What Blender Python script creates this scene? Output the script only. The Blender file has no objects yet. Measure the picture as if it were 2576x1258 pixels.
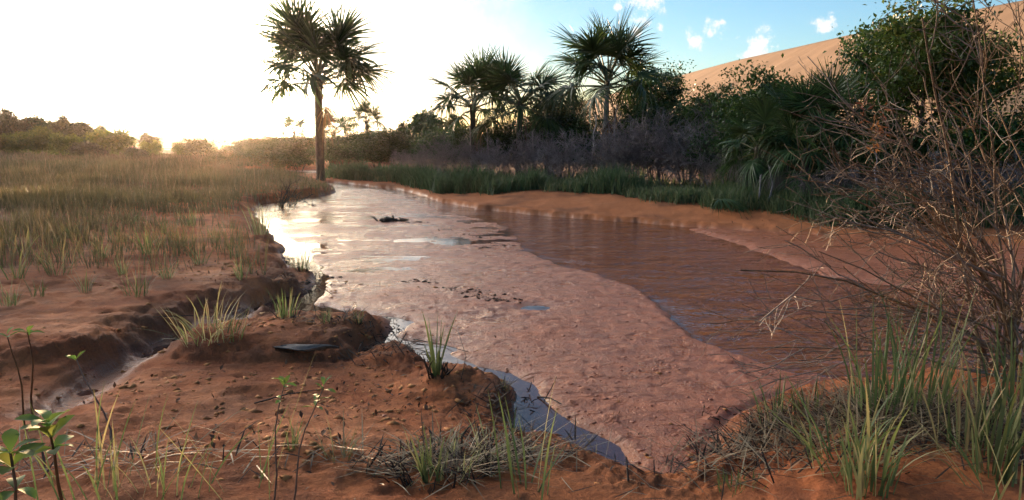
import bpy, math, random
import numpy as np
from mathutils import Vector, Matrix

rnd = random.Random(7)
RG = np.random.default_rng(11)
SC = bpy.context.scene
COL = SC.collection
R = math.radians

# ------------------------------------------------------------------ camera
HC, PITCH, FOC = 1.65, R(8.56), 731.0
cam = bpy.data.cameras.new('camera')
cam.sensor_fit = 'HORIZONTAL'; cam.sensor_width = 36
cam.lens = 36 * FOC / 1024
cam.clip_start = 0.05; cam.clip_end = 6000
camo = bpy.data.objects.new('camera', cam); COL.objects.link(camo)
camo.location = (0, 0, HC); camo.rotation_euler = (R(90) - PITCH, 0, 0)
SC.camera = camo

# ------------------------------------------------------------------ light and sky
SUN_AZ, SUN_EL = R(-20.5), R(1.5)
SUND = Vector((math.sin(SUN_AZ) * math.cos(SUN_EL), math.cos(SUN_AZ) * math.cos(SUN_EL), math.sin(SUN_EL)))
sl = bpy.data.lights.new('sun', 'SUN'); sl.energy = 1.8; sl.angle = R(0.55); sl.color = (1, 0.62, 0.33)
slo = bpy.data.objects.new('sun', sl); COL.objects.link(slo)
slo.rotation_euler = SUND.to_track_quat('Z', 'Y').to_euler(); slo.location = (-20, 50, 30)
SC.view_settings.view_transform = 'Standard'; SC.view_settings.look = 'None'
SC.view_settings.gamma = 1; SC.view_settings.use_curve_mapping = False
SC.view_settings.exposure = 3.4
SC.render.engine = 'CYCLES'
SC.cycles.use_denoising = True
SC.cycles.max_bounces = 7; SC.cycles.volume_bounces = 0
SC.cycles.sample_clamp_indirect = 6

def ray(px, py):
    u = (px / 2575 - .5) * 1024; v = 250 - py / 1258 * 500
    return Vector((u, FOC * math.cos(PITCH) + v * math.sin(PITCH), -FOC * math.sin(PITCH) + v * math.cos(PITCH)))
def at(px, py, z=0.0):
    d = ray(px, py); t = (z - HC) / d.z
    return Vector((d.x * t, d.y * t, z))
def at_y(px, py, Y):
    d = ray(px, py); t = Y / d.y
    return Vector((d.x * t, Y, HC + d.z * t))

class NT:
    def __init__(s, tree):
        s.t = tree; tree.nodes.clear(); s.L = tree.links
    def n(s, typ, ins=None, **kw):
        nd = s.t.nodes.new(typ)
        for k, v in kw.items(): setattr(nd, k, v)
        for k, v in (ins or {}).items():
            i = nd.inputs[k]
            if hasattr(v, 'outputs'): s.L.new(v.outputs[0], i)
            elif isinstance(v, bpy.types.NodeSocket): s.L.new(v, i)
            else: i.default_value = v
        return nd
    def math(s, op, a, b=0.0, c=0.0, clamp=False):
        return s.n('ShaderNodeMath', {0: a, 1: b, 2: c}, operation=op, use_clamp=clamp)
    def vm(s, op, a, b=None):
        nd = s.n('ShaderNodeVectorMath', {0: a}, operation=op)
        if b is not None:
            if hasattr(b, 'outputs'): s.L.new(b.outputs[0], nd.inputs[1])
            elif op == 'SCALE': nd.inputs['Scale'].default_value = b
            else: nd.inputs[1].default_value = b
        return nd
    def mr(s, v, a, b, c=0.0, d=1.0):
        return s.n('ShaderNodeMapRange', {0: v, 1: a, 2: b, 3: c, 4: d}, interpolation_type='SMOOTHSTEP')
    def mix(s, f, a, b):
        nd = s.n('ShaderNodeMix', data_type='RGBA')
        for k, v in ((0, f), (6, a), (7, b)):
            i = nd.inputs[k]
            if isinstance(v, bpy.types.NodeSocket): s.L.new(v, i)
            elif hasattr(v, 'outputs'): s.L.new(v.outputs[2] if v.bl_idname == 'ShaderNodeMix' else v.outputs[0], i)
            else: i.default_value = v
        return nd
def c4(c): return (c[0], c[1], c[2], 1)

world = bpy.data.worlds.new('World'); SC.world = world; world.use_nodes = True
w = NT(world.node_tree)
sky = w.n('ShaderNodeTexSky', sky_type='NISHITA', sun_disc=False)
sky.sun_elevation = SUN_EL; sky.sun_rotation = SUN_AZ
sky.air_density = 1.0; sky.dust_density = 0.2; sky.ozone_density = 3.0; sky.altitude = 400
tc = w.n('ShaderNodeTexCoord')
D = w.n('ShaderNodeVectorMath', {0: tc.outputs['Generated']}, operation='NORMALIZE')
nz = w.n('ShaderNodeTexNoise', {'Vector': D, 'Scale': 9.0, 'Detail': 7.0, 'Roughness': .6})
nz2 = w.n('ShaderNodeTexNoise', {'Vector': D, 'Scale': 60.0, 'Detail': 7.0, 'Roughness': .7})
def dirdot(v): 
    return w.n('ShaderNodeVectorMath', {0: D, 1: v}, operation='DOT_PRODUCT').outputs['Value']
# bright veil of cloud lit from behind by the low sun
veil_dir = Vector((math.sin(R(-48)) * math.cos(R(11)), math.cos(R(-48)) * math.cos(R(11)), math.sin(R(11))))
VR = veil_dir.angle(ray(1000, 110))
ang = w.math('ARCCOSINE', dirdot(veil_dir))
angp = w.math('ADD', ang, w.math('MULTIPLY', w.math('SUBTRACT', nz, .5), .55))
veil = w.mr(angp, VR + .26, VR - .20)
sunang = w.math('ARCCOSINE', w.math('MINIMUM', dirdot(SUND), .999999))
aureole = w.math('ADD', w.math('MULTIPLY', w.math('EXPONENT', w.math('MULTIPLY', sunang, -8.0)), 1.0),
                 w.math('MULTIPLY', w.math('EXPONENT', w.math('MULTIPLY', sunang, -45.0)), 30.0))
SKYS = 0.060
bg = w.n('ShaderNodeBackground', {'Color': sky, 'Strength': SKYS})
# separate small cumulus puffs (direction, angular radius, brightness)
puffs = None
for px, py, rad, sx in ((1745, 103, .014, 1), (1800, 68, .013, 1), (1785, 80, .009, 1), (1912, 128, .022, 1), (1890, 142, .014, 1), (2078, 66, .012, 1),
                    (1620, 2, .026, 1), (1555, 18, .006, 1), (1600, 78, .008, 1), (1660, 70, .006, 1)):
    a = w.math('ARCCOSINE', dirdot(ray(px, py).normalized()))
    rad *= .88; a = w.math('ADD', a, w.math('MULTIPLY', w.math('SUBTRACT', nz2, .52), rad * 5.5))
    m = w.mr(a, rad * 1.15, -rad * .25)
    puffs = m if puffs is None else w.math('MAXIMUM', puffs, m)
greys = None
for px, py, rad in ((1122, 125, .010), (1045, 160, .006), (630, 3, .018), (310, 62, .010), (1037, 214, .004), (285, 32, .009), (385, 248, .009), (925, 275, .008)):
    a = w.math('ARCCOSINE', dirdot(ray(px, py).normalized()))
    a = w.math('ADD', a, w.math('MULTIPLY', w.math('SUBTRACT', nz2, .5), rad * 3.5))
    m = w.mr(a, rad, rad * .3)
    greys = m if greys is None else w.math('MAXIMUM', greys, m)
veil_c = w.mix(w.mr(sunang, .03, .45), (1, .80, .50, 1), (1, .95, .90, 1))
veilbg = w.n('ShaderNodeBackground', {'Strength': w.math('ADD', w.mr(angp, VR + .16, VR - .40, .10, .88), aureole)})
w.L.new(veil_c.outputs[2], veilbg.inputs[0])
s1 = w.n('ShaderNodeMixShader', {0: w.math('MULTIPLY', veil, .9), 1: bg, 2: veilbg})
puffbg = w.n('ShaderNodeBackground', {'Color': (1, .97, .94, 1), 'Strength': .115})
s2 = w.n('ShaderNodeMixShader', {0: w.math('MULTIPLY', puffs, .95), 1: s1, 2: puffbg})
greybg = w.n('ShaderNodeBackground', {'Color': (.72, .74, .78, 1), 'Strength': .095})
s3 = w.n('ShaderNodeMixShader', {0: w.math('MULTIPLY', greys, .6), 1: s2, 2: greybg})
w.n('ShaderNodeOutputWorld', {'Surface': s3})

# ------------------------------------------------------------------ object helpers
def tag(o, label=None, cat=None, group=None, kind=None):
    if label: o['label'] = label
    if cat: o['category'] = cat
    if group: o['group'] = group
    if kind: o['kind'] = kind
    return o
def link(name, me, mat=None, parent=None, loc=None, rz=0.0):
    o = bpy.data.objects.new(name, me); COL.objects.link(o)
    if mat is not None and me is not None and not me.materials: me.materials.append(mat)
    if parent is not None: o.parent = parent
    if loc is not None: o.location = loc
    if rz: o.rotation_euler.z = rz
    return o
def empty(name, loc, label, cat, group=None, rz=0.0):
    o = bpy.data.objects.new(name, None); COL.objects.link(o)
    o.empty_display_size = .1; o.location = loc; o.rotation_euler.z = rz
    return tag(o, label, cat, group)
def copy_tree(o, parent=None, loc=None, rz=None, scale=None, label=None, group=None):
    c = o.copy(); COL.objects.link(c)
    if parent is not None: c.parent = parent
    if loc is not None: c.location = loc
    if rz is not None: c.rotation_euler.z = rz
    if scale is not None: c.scale = scale
    if label: c['label'] = label
    if group: c['group'] = group
    for ch in list(o.children): copy_tree(ch, c)
    return c
def mesh(name, V, F, attrs=None, smooth=False):
    """V (n,3) array, F list of index arrays with equal width per entry"""
    me = bpy.data.meshes.new(name)
    V = np.ascontiguousarray(V, dtype=np.float32)
    Fs = [np.asarray(f, dtype=np.int32) for f in F if len(f)]
    me.vertices.add(len(V)); me.vertices.foreach_set('co', V.ravel())
    nl = sum(f.size for f in Fs); npoly = sum(len(f) for f in Fs)
    me.loops.add(nl); me.polygons.add(npoly)
    me.loops.foreach_set('vertex_index', np.concatenate([f.ravel() for f in Fs]))
    tot = np.concatenate([np.full(len(f), f.shape[1], np.int32) for f in Fs])
    st = np.concatenate([[0], np.cumsum(tot)[:-1]]).astype(np.int32)
    me.polygons.foreach_set('loop_start', st)
    me.polygons.foreach_set('loop_total', tot)
    if smooth: me.polygons.foreach_set('use_smooth', np.ones(npoly, dtype=bool))
    for k, a in (attrs or {}).items():
        at_ = me.attributes.new(k, 'FLOAT', 'POINT')
        at_.data.foreach_set('value', np.ascontiguousarray(a, dtype=np.float32))
    me.update(); me.validate()
    return me
class Buf:
    def __init__(s): s.V = []; s.Q = []; s.T = []; s.A = []; s.n = 0
    def add(s, V, Q=None, T=None, tone=None):
        V = np.asarray(V, float).reshape(-1, 3)
        if Q is not None: s.Q.append(np.asarray(Q) + s.n)
        if T is not None: s.T.append(np.asarray(T) + s.n)
        s.A.append(np.broadcast_to(np.asarray(tone if tone is not None else .5, float), (len(V),)).copy())
        s.V.append(V); s.n += len(V)
    def build(s, name, smooth=False):
        F = []
        if s.Q: F.append(np.concatenate(s.Q))
        if s.T: F.append(np.concatenate(s.T))
        return mesh(name, np.concatenate(s.V), F, {'tone': np.concatenate(s.A)}, smooth)
def unit(a): return a / np.maximum(np.linalg.norm(a, axis=-1, keepdims=True), 1e-9)

def strips(buf, P, W, side, tone):
    """ribbons: P (n,k,3) centre lines, W (n,k) half widths, side (n,3) or (n,k,3), tone (n,k)"""
    n, k, _ = P.shape
    if side.ndim == 2: side = np.repeat(side[:, None], k, 1)
    L = P - side * W[..., None]; Rr = P + side * W[..., None]
    V = np.stack([L, Rr], 2).reshape(-1, 3)
    i = (np.arange(n)[:, None] * k + np.arange(k - 1)[None]).ravel() * 2
    Q = np.stack([i, i + 1, i + 3, i + 2], 1)
    buf.add(V, Q=Q, tone=np.repeat(np.broadcast_to(tone, (n, k)).reshape(-1), 2))
def blades(buf, base, az, L, W, lean, droop, k=5, tone=None, rng=RG):
    """grass blades: base (n,3); lean = start angle from vertical; droop = extra bend"""
    n = len(base)
    s = np.linspace(0, 1, k)
    th = lean[:, None] + droop[:, None] * s[None] ** 1.4
    step = (L / (k - 1))[:, None]
    dx = np.sin(th) * step; dz = np.cos(th) * step
    hx = np.concatenate([np.zeros((n, 1)), np.cumsum(dx[:, :-1], 1)], 1)
    hz = np.concatenate([np.zeros((n, 1)), np.cumsum(dz[:, :-1], 1)], 1)
    P = np.stack([base[:, None, 0] + hx * np.cos(az)[:, None], base[:, None, 1] + hx * np.sin(az)[:, None], base[:, None, 2] + hz], 2)
    prof = np.interp(s, [0, .3, .7, 1], [.7, 1, .75, .06])
    tw = az + np.pi / 2 + rng.uniform(-.9, .9, n)
    side = np.stack([np.cos(tw), np.sin(tw), np.zeros(n)], 1)
    t = tone if tone is not None else rng.uniform(0, 1, n)
    strips(buf, P, W[:, None] * prof[None], side, np.broadcast_to(t[:, None], (n, k)))
def tubes(buf, P, Rr, sides=3, tone=None):
    n, k, _ = P.shape
    T = np.empty_like(P); T[:, 1:-1] = P[:, 2:] - P[:, :-2]; T[:, 0] = P[:, 1] - P[:, 0]; T[:, -1] = P[:, -1] - P[:, -2]
    T = unit(T)
    ref = np.zeros_like(T); ref[..., 0] = 1.0
    bad = np.abs(T[..., 0]) > .8
    bad = np.repeat(bad.any(1)[:, None], k, 1)
    ref[bad] = (0, 1, 0)
    a = unit(np.cross(T, ref)); b = np.cross(T, a)
    th = np.arange(sides) * 2 * np.pi / sides
    V = P[:, :, None] + Rr[:, :, None, None] * (np.cos(th)[None, None, :, None] * a[:, :, None] + np.sin(th)[None, None, :, None] * b[:, :, None])
    base = (np.arange(n)[:, None] * k + np.arange(k - 1)[None]).reshape(-1, 1) * sides
    j = np.arange(sides)[None]; j2 = (j + 1) % sides
    Q = np.stack([base + j, base + j2, base + sides + j2, base + sides + j], 2).reshape(-1, 4)
    t = .5 if tone is None else np.repeat(np.broadcast_to(tone, (n,)), k * sides)
    buf.add(V.reshape(-1, 3), Q=Q, tone=t)
def grow(P, Rr, cnt, length, angle, k=5, trop=(0, 0, 0), wig=.12, t0=.25, rscale=.6, rng=RG, taper=.35, lvar=.45):
    """child branches of every branch in P"""
    n, kk, _ = P.shape
    par = np.repeat(np.arange(n), cnt); m = len(par)
    t = rng.uniform(t0, 1, m) * (kk - 1); i = np.minimum(t.astype(int), kk - 2); f = (t - i)[:, None]
    p0 = P[par, i] * (1 - f) + P[par, i + 1] * f
    r0 = (Rr[par, i] * (1 - f[:, 0]) + Rr[par, i + 1] * f[:, 0]) * rscale
    tan = unit(P[par, i + 1] - P[par, i])
    rv = unit(rng.normal(size=(m, 3))); perp = unit(np.cross(tan, rv))
    a = angle * rng.uniform(.6, 1.4, m)[:, None]
    d = np.cos(a) * tan + np.sin(a) * perp
    L = length * rng.uniform(1 - lvar, 1 + lvar, m) * (1.15 - .4 * t / (kk - 1))
    pts = [p0]; cur = p0
    for q in range(k - 1):
        d = unit(d + np.asarray(trop) / (k - 1) + rng.normal(size=(m, 3)) * wig)
        cur = cur + d * (L / (k - 1))[:, None]; pts.append(cur)
    Pn = np.stack(pts, 1)
    Rn = r0[:, None] * np.linspace(1, taper, k)[None]
    return Pn, Rn
def leaves(buf, C, size, rng=RG, up=.35, elong=1.9, tone=None, fold=.22):
    """diamond leaves folded along the midrib, one per centre"""
    n = len(C)
    d = unit(rng.normal(size=(n, 3)) + np.array([0, 0, -.15]))
    nn = unit(rng.normal(size=(n, 3)) + np.array([0, 0, up * 3]))
    sd = unit(np.cross(d, nn)); nn = np.cross(sd, d)
    s = (size * rng.uniform(.6, 1.35, n))[:, None]
    a = C; b = C + d * s * elong
    mid = C + d * s * elong * .45 + nn * s * fold
    l = mid + sd * s * .5; r = mid - sd * s * .5
    m2 = C + d * s * elong * .5
    V = np.stack([a, l, b, r, m2], 1).reshape(-1, 3)
    i = np.arange(n) * 5
    T = np.concatenate([np.stack([i, i + 1, i + 4], 1), np.stack([i + 1, i + 2, i + 4], 1), np.stack([i + 2, i + 3, i + 4], 1), np.stack([i + 3, i, i + 4], 1)])
    t = rng.uniform(0, 1, n) if tone is None else tone
    buf.add(V, T=T, tone=np.repeat(t, 5))

# ------------------------------------------------------------------ noise and terrain shape
def _hash(ix, iy, seed):
    h = (ix.astype(np.int64) * 374761393 + iy.astype(np.int64) * 668265263 + seed * 1442695041) & 0x7fffffff
    h = ((h ^ (h >> 13)) * 1274126177) & 0x7fffffff
    return ((h ^ (h >> 16)) & 0xffff) / 65535.0
def vnoise(x, y, seed=0):
    ix = np.floor(x); iy = np.floor(y); fx = x - ix; fy = y - iy
    fx = fx * fx * fx * (fx * (fx * 6 - 15) + 10); fy = fy * fy * fy * (fy * (fy * 6 - 15) + 10)
    a = _hash(ix, iy, seed); b = _hash(ix + 1, iy, seed); c = _hash(ix, iy + 1, seed); d = _hash(ix + 1, iy + 1, seed)
    return (a * (1 - fx) + b * fx) * (1 - fy) + (c * (1 - fx) + d * fx) * fy
def fbm(x, y, sc, octv=4, seed=0, gain=.5):
    s = 0; a = 1; tot = 0
    ca, sa = math.cos(.6), math.sin(.6)
    for o in range(octv):
        f = 2 ** o / sc
        s = s + a * (vnoise(x * f + o * 17.3, y * f - o * 9.1, seed + o) - .5) * 2; tot += a; a *= gain
        x, y = x * ca - y * sa, x * sa + y * ca
    return s / tot
def sstep(a, b, x):
    t = np.clip((x - a) / (b - a), 0, 1); return t * t * (3 - 2 * t)
def polysd(poly, x, y):
    """signed distance, positive inside"""
    p = np.asarray(poly, float); q = np.roll(p, -1, 0)
    d2 = np.full(x.shape, 1e18); ins = np.zeros(x.shape, bool)
    for (ax, ay), (bx, by) in zip(p, q):
        ex, ey = bx - ax, by - ay; l2 = ex * ex + ey * ey + 1e-12
        t = np.clip(((x - ax) * ex + (y - ay) * ey) / l2, 0, 1)
        d2 = np.minimum(d2, (x - ax - t * ex) ** 2 + (y - ay - t * ey) ** 2)
        c = ((ay > y) != (by > y))
        if ey != 0: ins ^= c & (x < (bx - ax) * (y - ay) / ey + ax)
    return np.where(ins, 1, -1) * np.sqrt(d2)
def lined(pts, x, y):
    d2 = np.full(x.shape, 1e18)
    for (ax, ay), (bx, by) in zip(pts[:-1], pts[1:]):
        ex, ey = bx - ax, by - ay; l2 = ex * ex + ey * ey + 1e-12
        t = np.clip(((x - ax) * ex + (y - ay) * ey) / l2, 0, 1)
        d2 = np.minimum(d2, (x - ax - t * ex) ** 2 + (y - ay - t * ey) ** 2)
    return np.sqrt(d2)
def G(pts, z=0.0): return [tuple(at(a, b, z)[:2]) for a, b in pts]

SHORE_L = [(815, 459), (842, 473), (846, 486), (800, 493), (720, 502), (655, 514), (640, 532), (658, 560), (684, 592), (706, 612), (722, 650), (745, 688),
           (792, 690), (802, 716), (776, 737), (700, 748), (648, 768), (642, 782), (700, 797), (830, 797), (900, 797), (975, 806), (990, 828), (940, 880),
           (905, 905), (950, 884), (1000, 870), (1060, 890), (1078, 930), (1110, 946), (1180, 950), (1262, 976), (1312, 986), (1300, 1030), (1290, 1072),
           (1330, 1100), (1440, 1126), (1520, 1182), (1620, 1236), (1660, 1240), (1690, 1214)]
SHORE_R = [(1782, 1166), (1786, 1112), (1792, 1085), (1850, 1042), (1920, 1008), (2000, 990), (2100, 970), (2300, 945), (2575, 915), (3100, 880)]
SHORE_F = [(3100, 655), (2575, 625), (2140, 600), (2000, 592), (1800, 577), (1600, 561), (1400, 547), (1200, 527), (1100, 508), (1060, 492), (1000, 477), (920, 468), (850, 460)]
BED = G(SHORE_L) + G(SHORE_R) + G(SHORE_F)
MUD = G([(1672, 1208), (1600, 1168), (1570, 1122), (1455, 1068), (1402, 1026), (1350, 966), (1296, 940), (1206, 920), (1136, 892), (1056, 858), (1000, 846), (1042, 810), (1000, 801),
         (930, 788), (860, 778), (800, 766), (826, 720), (815, 690), (770, 625), (732, 602), (700, 575), (690, 548), (745, 522), (850, 500), (862, 475), (960, 476),
         (1050, 502), (1090, 522), (1120, 536), (1200, 548), (1245, 558), (1296, 582), (1298, 606), (1330, 632), (1400, 666), (1500, 692), (1600, 728), (1680, 790), (1738, 850),
         (1830, 888), (1920, 918), (2010, 945), (2150, 955), (2060, 985), (1920, 1012), (1850, 1046), (1796, 1088), (1790, 1150), (1700, 1200)])
BAR = G([(1690, 572), (1740, 580), (1850, 613), (1960, 652), (2060, 692), (2200, 716), (2575, 770), (3100, 850), (3100, 650), (2575, 620), (2140, 596), (1900, 584)])
RIV = G([(1050, 530), (1120, 540), (1200, 550), (1245, 558), (1296, 582), (1298, 606), (1330, 632), (1400, 666), (1500, 692), (1600, 728), (1680, 790), (1738, 850), (1830, 888), (1920, 918),
         (2010, 945), (2300, 945), (3100, 860), (2200, 716), (2060, 692), (1960, 652), (1850, 613), (1740, 580), (1600, 562), (1400, 548), (1200, 528), (1100, 512)])
PLAT = G([(806, 690), (790, 722), (700, 735), (640, 752), (560, 742), (470, 752), (400, 785), (300, 828), (180, 862), (60, 885), (-200, 960)], .25) + \
       [(-40, 3), (-300, 10), (-300, 300), (-40, 100)] + G([(790, 458), (838, 472), (842, 482), (790, 488), (700, 500), (640, 512), (622, 532), (640, 560), (668, 590), (690, 615), (705, 650), (728, 680)], .12)
MNDB = G([(440, 905), (462, 862), (560, 836), (690, 815), (760, 806), (900, 800), (978, 812), (990, 832), (940, 868), (870, 890), (800, 905), (600, 915)], .1)
NEAR = G([(832, 466), (940, 560), (1300, 720), (1900, 960), (3100, 865)]) + [(60, 3), (60, -400), (-400, -400), (-400, 700)] + [tuple(Vector(at(832, 466)[:2]) * 12)]
GULLY = G([(648, 775), (560, 808), (450, 850), (390, 884), (300, 922), (230, 975), (120, 1050)], .05)

def terrain(x, y, full=False):
    x = np.asarray(x, float); y = np.asarray(y, float)
    r = np.hypot(x, y)
    n1 = fbm(x, y, .9, 4, 3); n2 = fbm(x, y, .22, 4, 9); n3 = fbm(x, y, .35, 3, 21)
    fine = np.clip(1 - r / 40, 0, 1)
    jit = (n2 * .07 + n3 * .07) * np.clip(r / 6, .6, 2)
    sdb = polysd(BED, x, y) + jit * .6
    near = polysd(NEAR, x, y) > 0
    d = np.maximum(-sdb, 0)
    # --- land
    hn = .085 * sstep(0, .16, d) + .03 * sstep(.2, 1.2, d)
    pl = polysd(PLAT, x, y) + jit * 1.3 + n1 * .13
    plat = .085 * sstep(0, .16, pl) + .06 * sstep(.2, .5, pl + n1 * .2) + .16 * sstep(.5, 6, pl)
    hn = hn + plat * (x < 1)
    mb = polysd(MNDB, x, y) + jit * 1.0 + n1 * .06
    hn = hn + .075 * sstep(-.05, .10, mb) + .055 * sstep(.05, .25, mb)
    for px, py, rr, hh in ((1130, 968, .30, .11), (1020, 898, .28, .07), (1270, 1000, .22, .06), (700, 1160, .5, .05), (300, 1040, .6, .05), (180, 905, .35, .06)):
        c = at(px, py, .1); hn = hn + hh * np.exp(-((x - c.x) ** 2 + (y - c.y) ** 2) / rr ** 2)
    hn = hn + .13 * sstep(4.3, 2.4, y) * (y > -5)
    hn = hn + .16 * sstep(.0, .7, d) * sstep(.6, 1.6, x)
    gd = lined(GULLY, x, y) + jit * .5
    gl = np.exp(-(gd / .2) ** 2) * (y < 9)
    hn = hn * (1 - .93 * gl) + .004 * gl
    pud = 0
    for px, py, rr in ((400, 878, .17), (350, 897, .13), (445, 852, .10)):
        c = at(px, py, .0); pud = pud + np.exp(-((x - c.x) ** 2 + (y - c.y) ** 2) / rr ** 2)
    hf = .11 * sstep(0, .10, d) + .22 * sstep(.3, 2.6, d) + .45 * sstep(3, 30, d)
    land = np.where(near, hn, hf)
    stp = .05; qq = land / stp + n2 * .5; fq = qq - np.floor(qq)
    land = land + near * fine * .55 * ((np.floor(qq) + sstep(.35, .65, fq)) - qq) * stp * sstep(.03, .2, d)
    land = land + (~near) * fine * sstep(.05, .3, d) * (n1 * .03 + n3 * .035 + n2 * .02)
    pp = sstep(0, .35, pl); mm = sstep(-.08, .22, mb); dd = sstep(0, .5, d)
    scarp = np.clip(4 * pp * (1 - pp) + 3 * mm * (1 - mm) + 3.5 * dd * (1 - dd), 0, 1)
    chip = np.clip(.5 - np.abs(fbm(x, y, .13, 4, 37, .6)) * 1.6, 0, 1) - .25
    gr = fbm(x, y, .07, 3, 39, .6)
    land = land + near * fine * (chip * .05 * (.15 + scarp) + gr * (.006 + .012 * scarp)) * sstep(.0, .1, d)
    # foreground and slope relief
    rid = 1 - np.abs(fbm(x * .8, y * 1.6, .55, 4, 33))
    land = land + fine * sstep(0, .15, d) * (n1 * .035 + n2 * .016 + (rid - .75) * .035)
    land = land + sstep(30, 200, r) * fbm(x, y, 60, 3, 5) * .5
    land = np.where(d > .12, np.maximum(land, .012 - .03 * gl), land)
    # --- bed
    sm = polysd(MUD, x, y) + jit * .45 - .02
    flow = fbm(x * 1.0, y * .55, .45, 4, 41)
    lobes = np.abs(fbm(x * .9 + n3 * .2, y * 1.25, .16, 4, 51))
    crumb = np.clip(fbm(x, y, .10, 3, 61) - .12, 0, 1) * np.clip(n1 + .55, 0, 1)
    up = sstep(6, 13, r)
    strk = fbm(x * .42 + y * .12, y * 1.7, .5, 4, 47)
    m = .030 - .024 * up + strk * (.005 + .018 * up) + (flow * .007 + (lobes - .2) * .010) + crumb * .030 * (1 - sstep(7, 11, r))
    for px, py, rr, hh in ((930, 655, .85, -.011), (900, 690, .7, -.010), (1350, 776, .16, -.05), (1090, 880, .16, -.06), (830, 620, .5, -.008), (1180, 700, .5, -.008), (780, 545, 1.4, -.010), (1200, 600, .7, -.008)):
        c = at(px, py); m = m + hh * np.exp(-(((x - c.x) / (rr * 1.5)) ** 2 + ((y - c.y) / rr) ** 2))
    bed = -.16 + (.16 + m) * sstep(-.30, .05, sm)
    sb = polysd(BAR, x, y) + jit * .5
    bed = np.maximum(bed, -.16 + (.205 + n1 * .008 + n2 * .004) * sstep(-.5, .25, sb))
    edge = sstep(-.05, .06, sdb)
    z = land * (1 - edge) + bed * edge
    # far pond behind the palm bank
    c = at(650, 431, 0.1)
    pond = np.exp(-((x - c.x) / 2.2) ** 2 - ((y - c.y) / 1.8) ** 2)
    z = z - pond * .75 - np.clip(pud, 0, 1) * .07
    if not full: return z
    mud = edge * sstep(-.1, .05, sm)
    bar = edge * sstep(-.3, .1, sb)
    wet = np.clip(np.maximum.reduce([edge * (.66 + .34 * up), 1 - sstep(.0, .10, z), gl]), 0, 1)
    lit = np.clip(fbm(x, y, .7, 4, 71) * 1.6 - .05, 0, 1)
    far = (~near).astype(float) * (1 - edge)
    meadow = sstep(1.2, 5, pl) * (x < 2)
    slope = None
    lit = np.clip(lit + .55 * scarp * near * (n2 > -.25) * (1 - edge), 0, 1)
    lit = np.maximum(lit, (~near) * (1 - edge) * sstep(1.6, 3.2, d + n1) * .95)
    return z, dict(mud=mud, bar=bar, wet=wet, lit=lit, far=far, meadow=meadow)
def H(x, y): return float(terrain(np.array([x]), np.array([y]))[0])
def onland(px, py, lift=0.0):
    """the ground point seen at a photo position"""
    d = ray(px, py).normalized()
    ts = np.concatenate([np.linspace(1.5, 12, 500), np.linspace(12.05, 80, 700)]) / math.hypot(d.x, d.y)
    X = d.x * ts; Y = d.y * ts; Z = HC + d.z * ts
    h = terrain(X, Y); i = np.argmax(Z <= h)
    if Z[i] > h[i]: i = len(ts) - 1
    return Vector((X[i], Y[i], h[i] + lift))
def ground(x, y, dz=0.0): return Vector((x, y, H(x, y) + dz))
def stand(px, Y, dz=0.0):
    """ground point in the photo column px at forward distance Y"""
    g = .4
    d = (Y * math.cos(PITCH) + (HC - g) * math.sin(PITCH))
    x = (px / 2575 - .5) * 1024 / FOC * d
    return ground(x, Y, dz)

# ------------------------------------------------------------------ materials
def mat(name):
    m = bpy.data.materials.new(name); m.use_nodes = True
    return m, NT(m.node_tree)
def out(nt, sh): nt.n('ShaderNodeOutputMaterial', {'Surface': sh})
def attr(nt, nm): return nt.n('ShaderNodeAttribute', attribute_name=nm).outputs['Fac']
def leafmat(name, ca, cb, cc=None, trans=.35, rough=.55, spec=.3):
    """colour runs from ca to cb (and cc) with the piece's own tone"""
    m, t = mat(name)
    ramp = t.n('ShaderNodeValToRGB', {0: attr(t, 'tone')})
    ramp.color_ramp.elements[0].color = c4(ca); ramp.color_ramp.elements[1].color = c4(cc or cb)
    ramp.color_ramp.elements[0].position = .05
    if cc:
        e = ramp.color_ramp.elements.new(.62); e.color = c4(cb)
    ob = t.n('ShaderNodeObjectInfo')
    hsv = t.n('ShaderNodeHueSaturation', {'Hue': t.mr(ob.outputs['Random'], 0, 1, .485, .515), 'Value': t.mr(ob.outputs['Random'], 0, 1, .8, 1.2), 'Color': ramp})
    p = t.n('ShaderNodeBsdfPrincipled', {'Base Color': hsv, 'Roughness': rough, 'Specular IOR Level': spec})
    tr = t.n('ShaderNodeBsdfTranslucent', {'Color': hsv})
    out(t, t.n('ShaderNodeMixShader', {0: trans, 1: p, 2: tr}))
    return m
def barkmat(name, ca, cb, scale=18, rough=.85, bump=.4):
    m, t = mat(name)
    tcn = t.n('ShaderNodeTexCoord')
    mp = t.n('ShaderNodeMapping', {'Vector': tcn.outputs['Object'], 'Scale': (1, 1, .35)})
    n = t.n('ShaderNodeTexNoise', {'Vector': mp, 'Scale': scale, 'Detail': 6.0, 'Roughness': .65})
    c = t.mix(t.mr(n.outputs[0], .3, .7), c4(ca), c4(cb))
    b = t.n('ShaderNodeBump', {'Height': n.outputs[0], 'Strength': bump, 'Distance': .02})
    ob = t.n('ShaderNodeObjectInfo')
    c = t.n('ShaderNodeHueSaturation', {'Value': t.mr(ob.outputs['Random'], 0, 1, .82, 1.18), 'Saturation': t.mr(ob.outputs['Random'], 1, 0, .75, 1.25), 'Color': c.outputs[2]})
    out(t, t.n('ShaderNodeBsdfPrincipled', {'Base Color': c, 'Roughness': rough, 'Normal': b, 'Specular IOR Level': .25}))
    return m
M = {}
M['palm'] = leafmat('palm_leaf', (.025, .05, .018), (.06, .105, .03), (.16, .15, .05), trans=.30, rough=.45)
M['palm_dead'] = leafmat('dead_palm_leaf', (.10, .045, .02), (.26, .13, .055), trans=.25)
M['petiole'] = barkmat('palm_stalk', (.10, .11, .04), (.20, .17, .07), 8, .6, .1)
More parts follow.
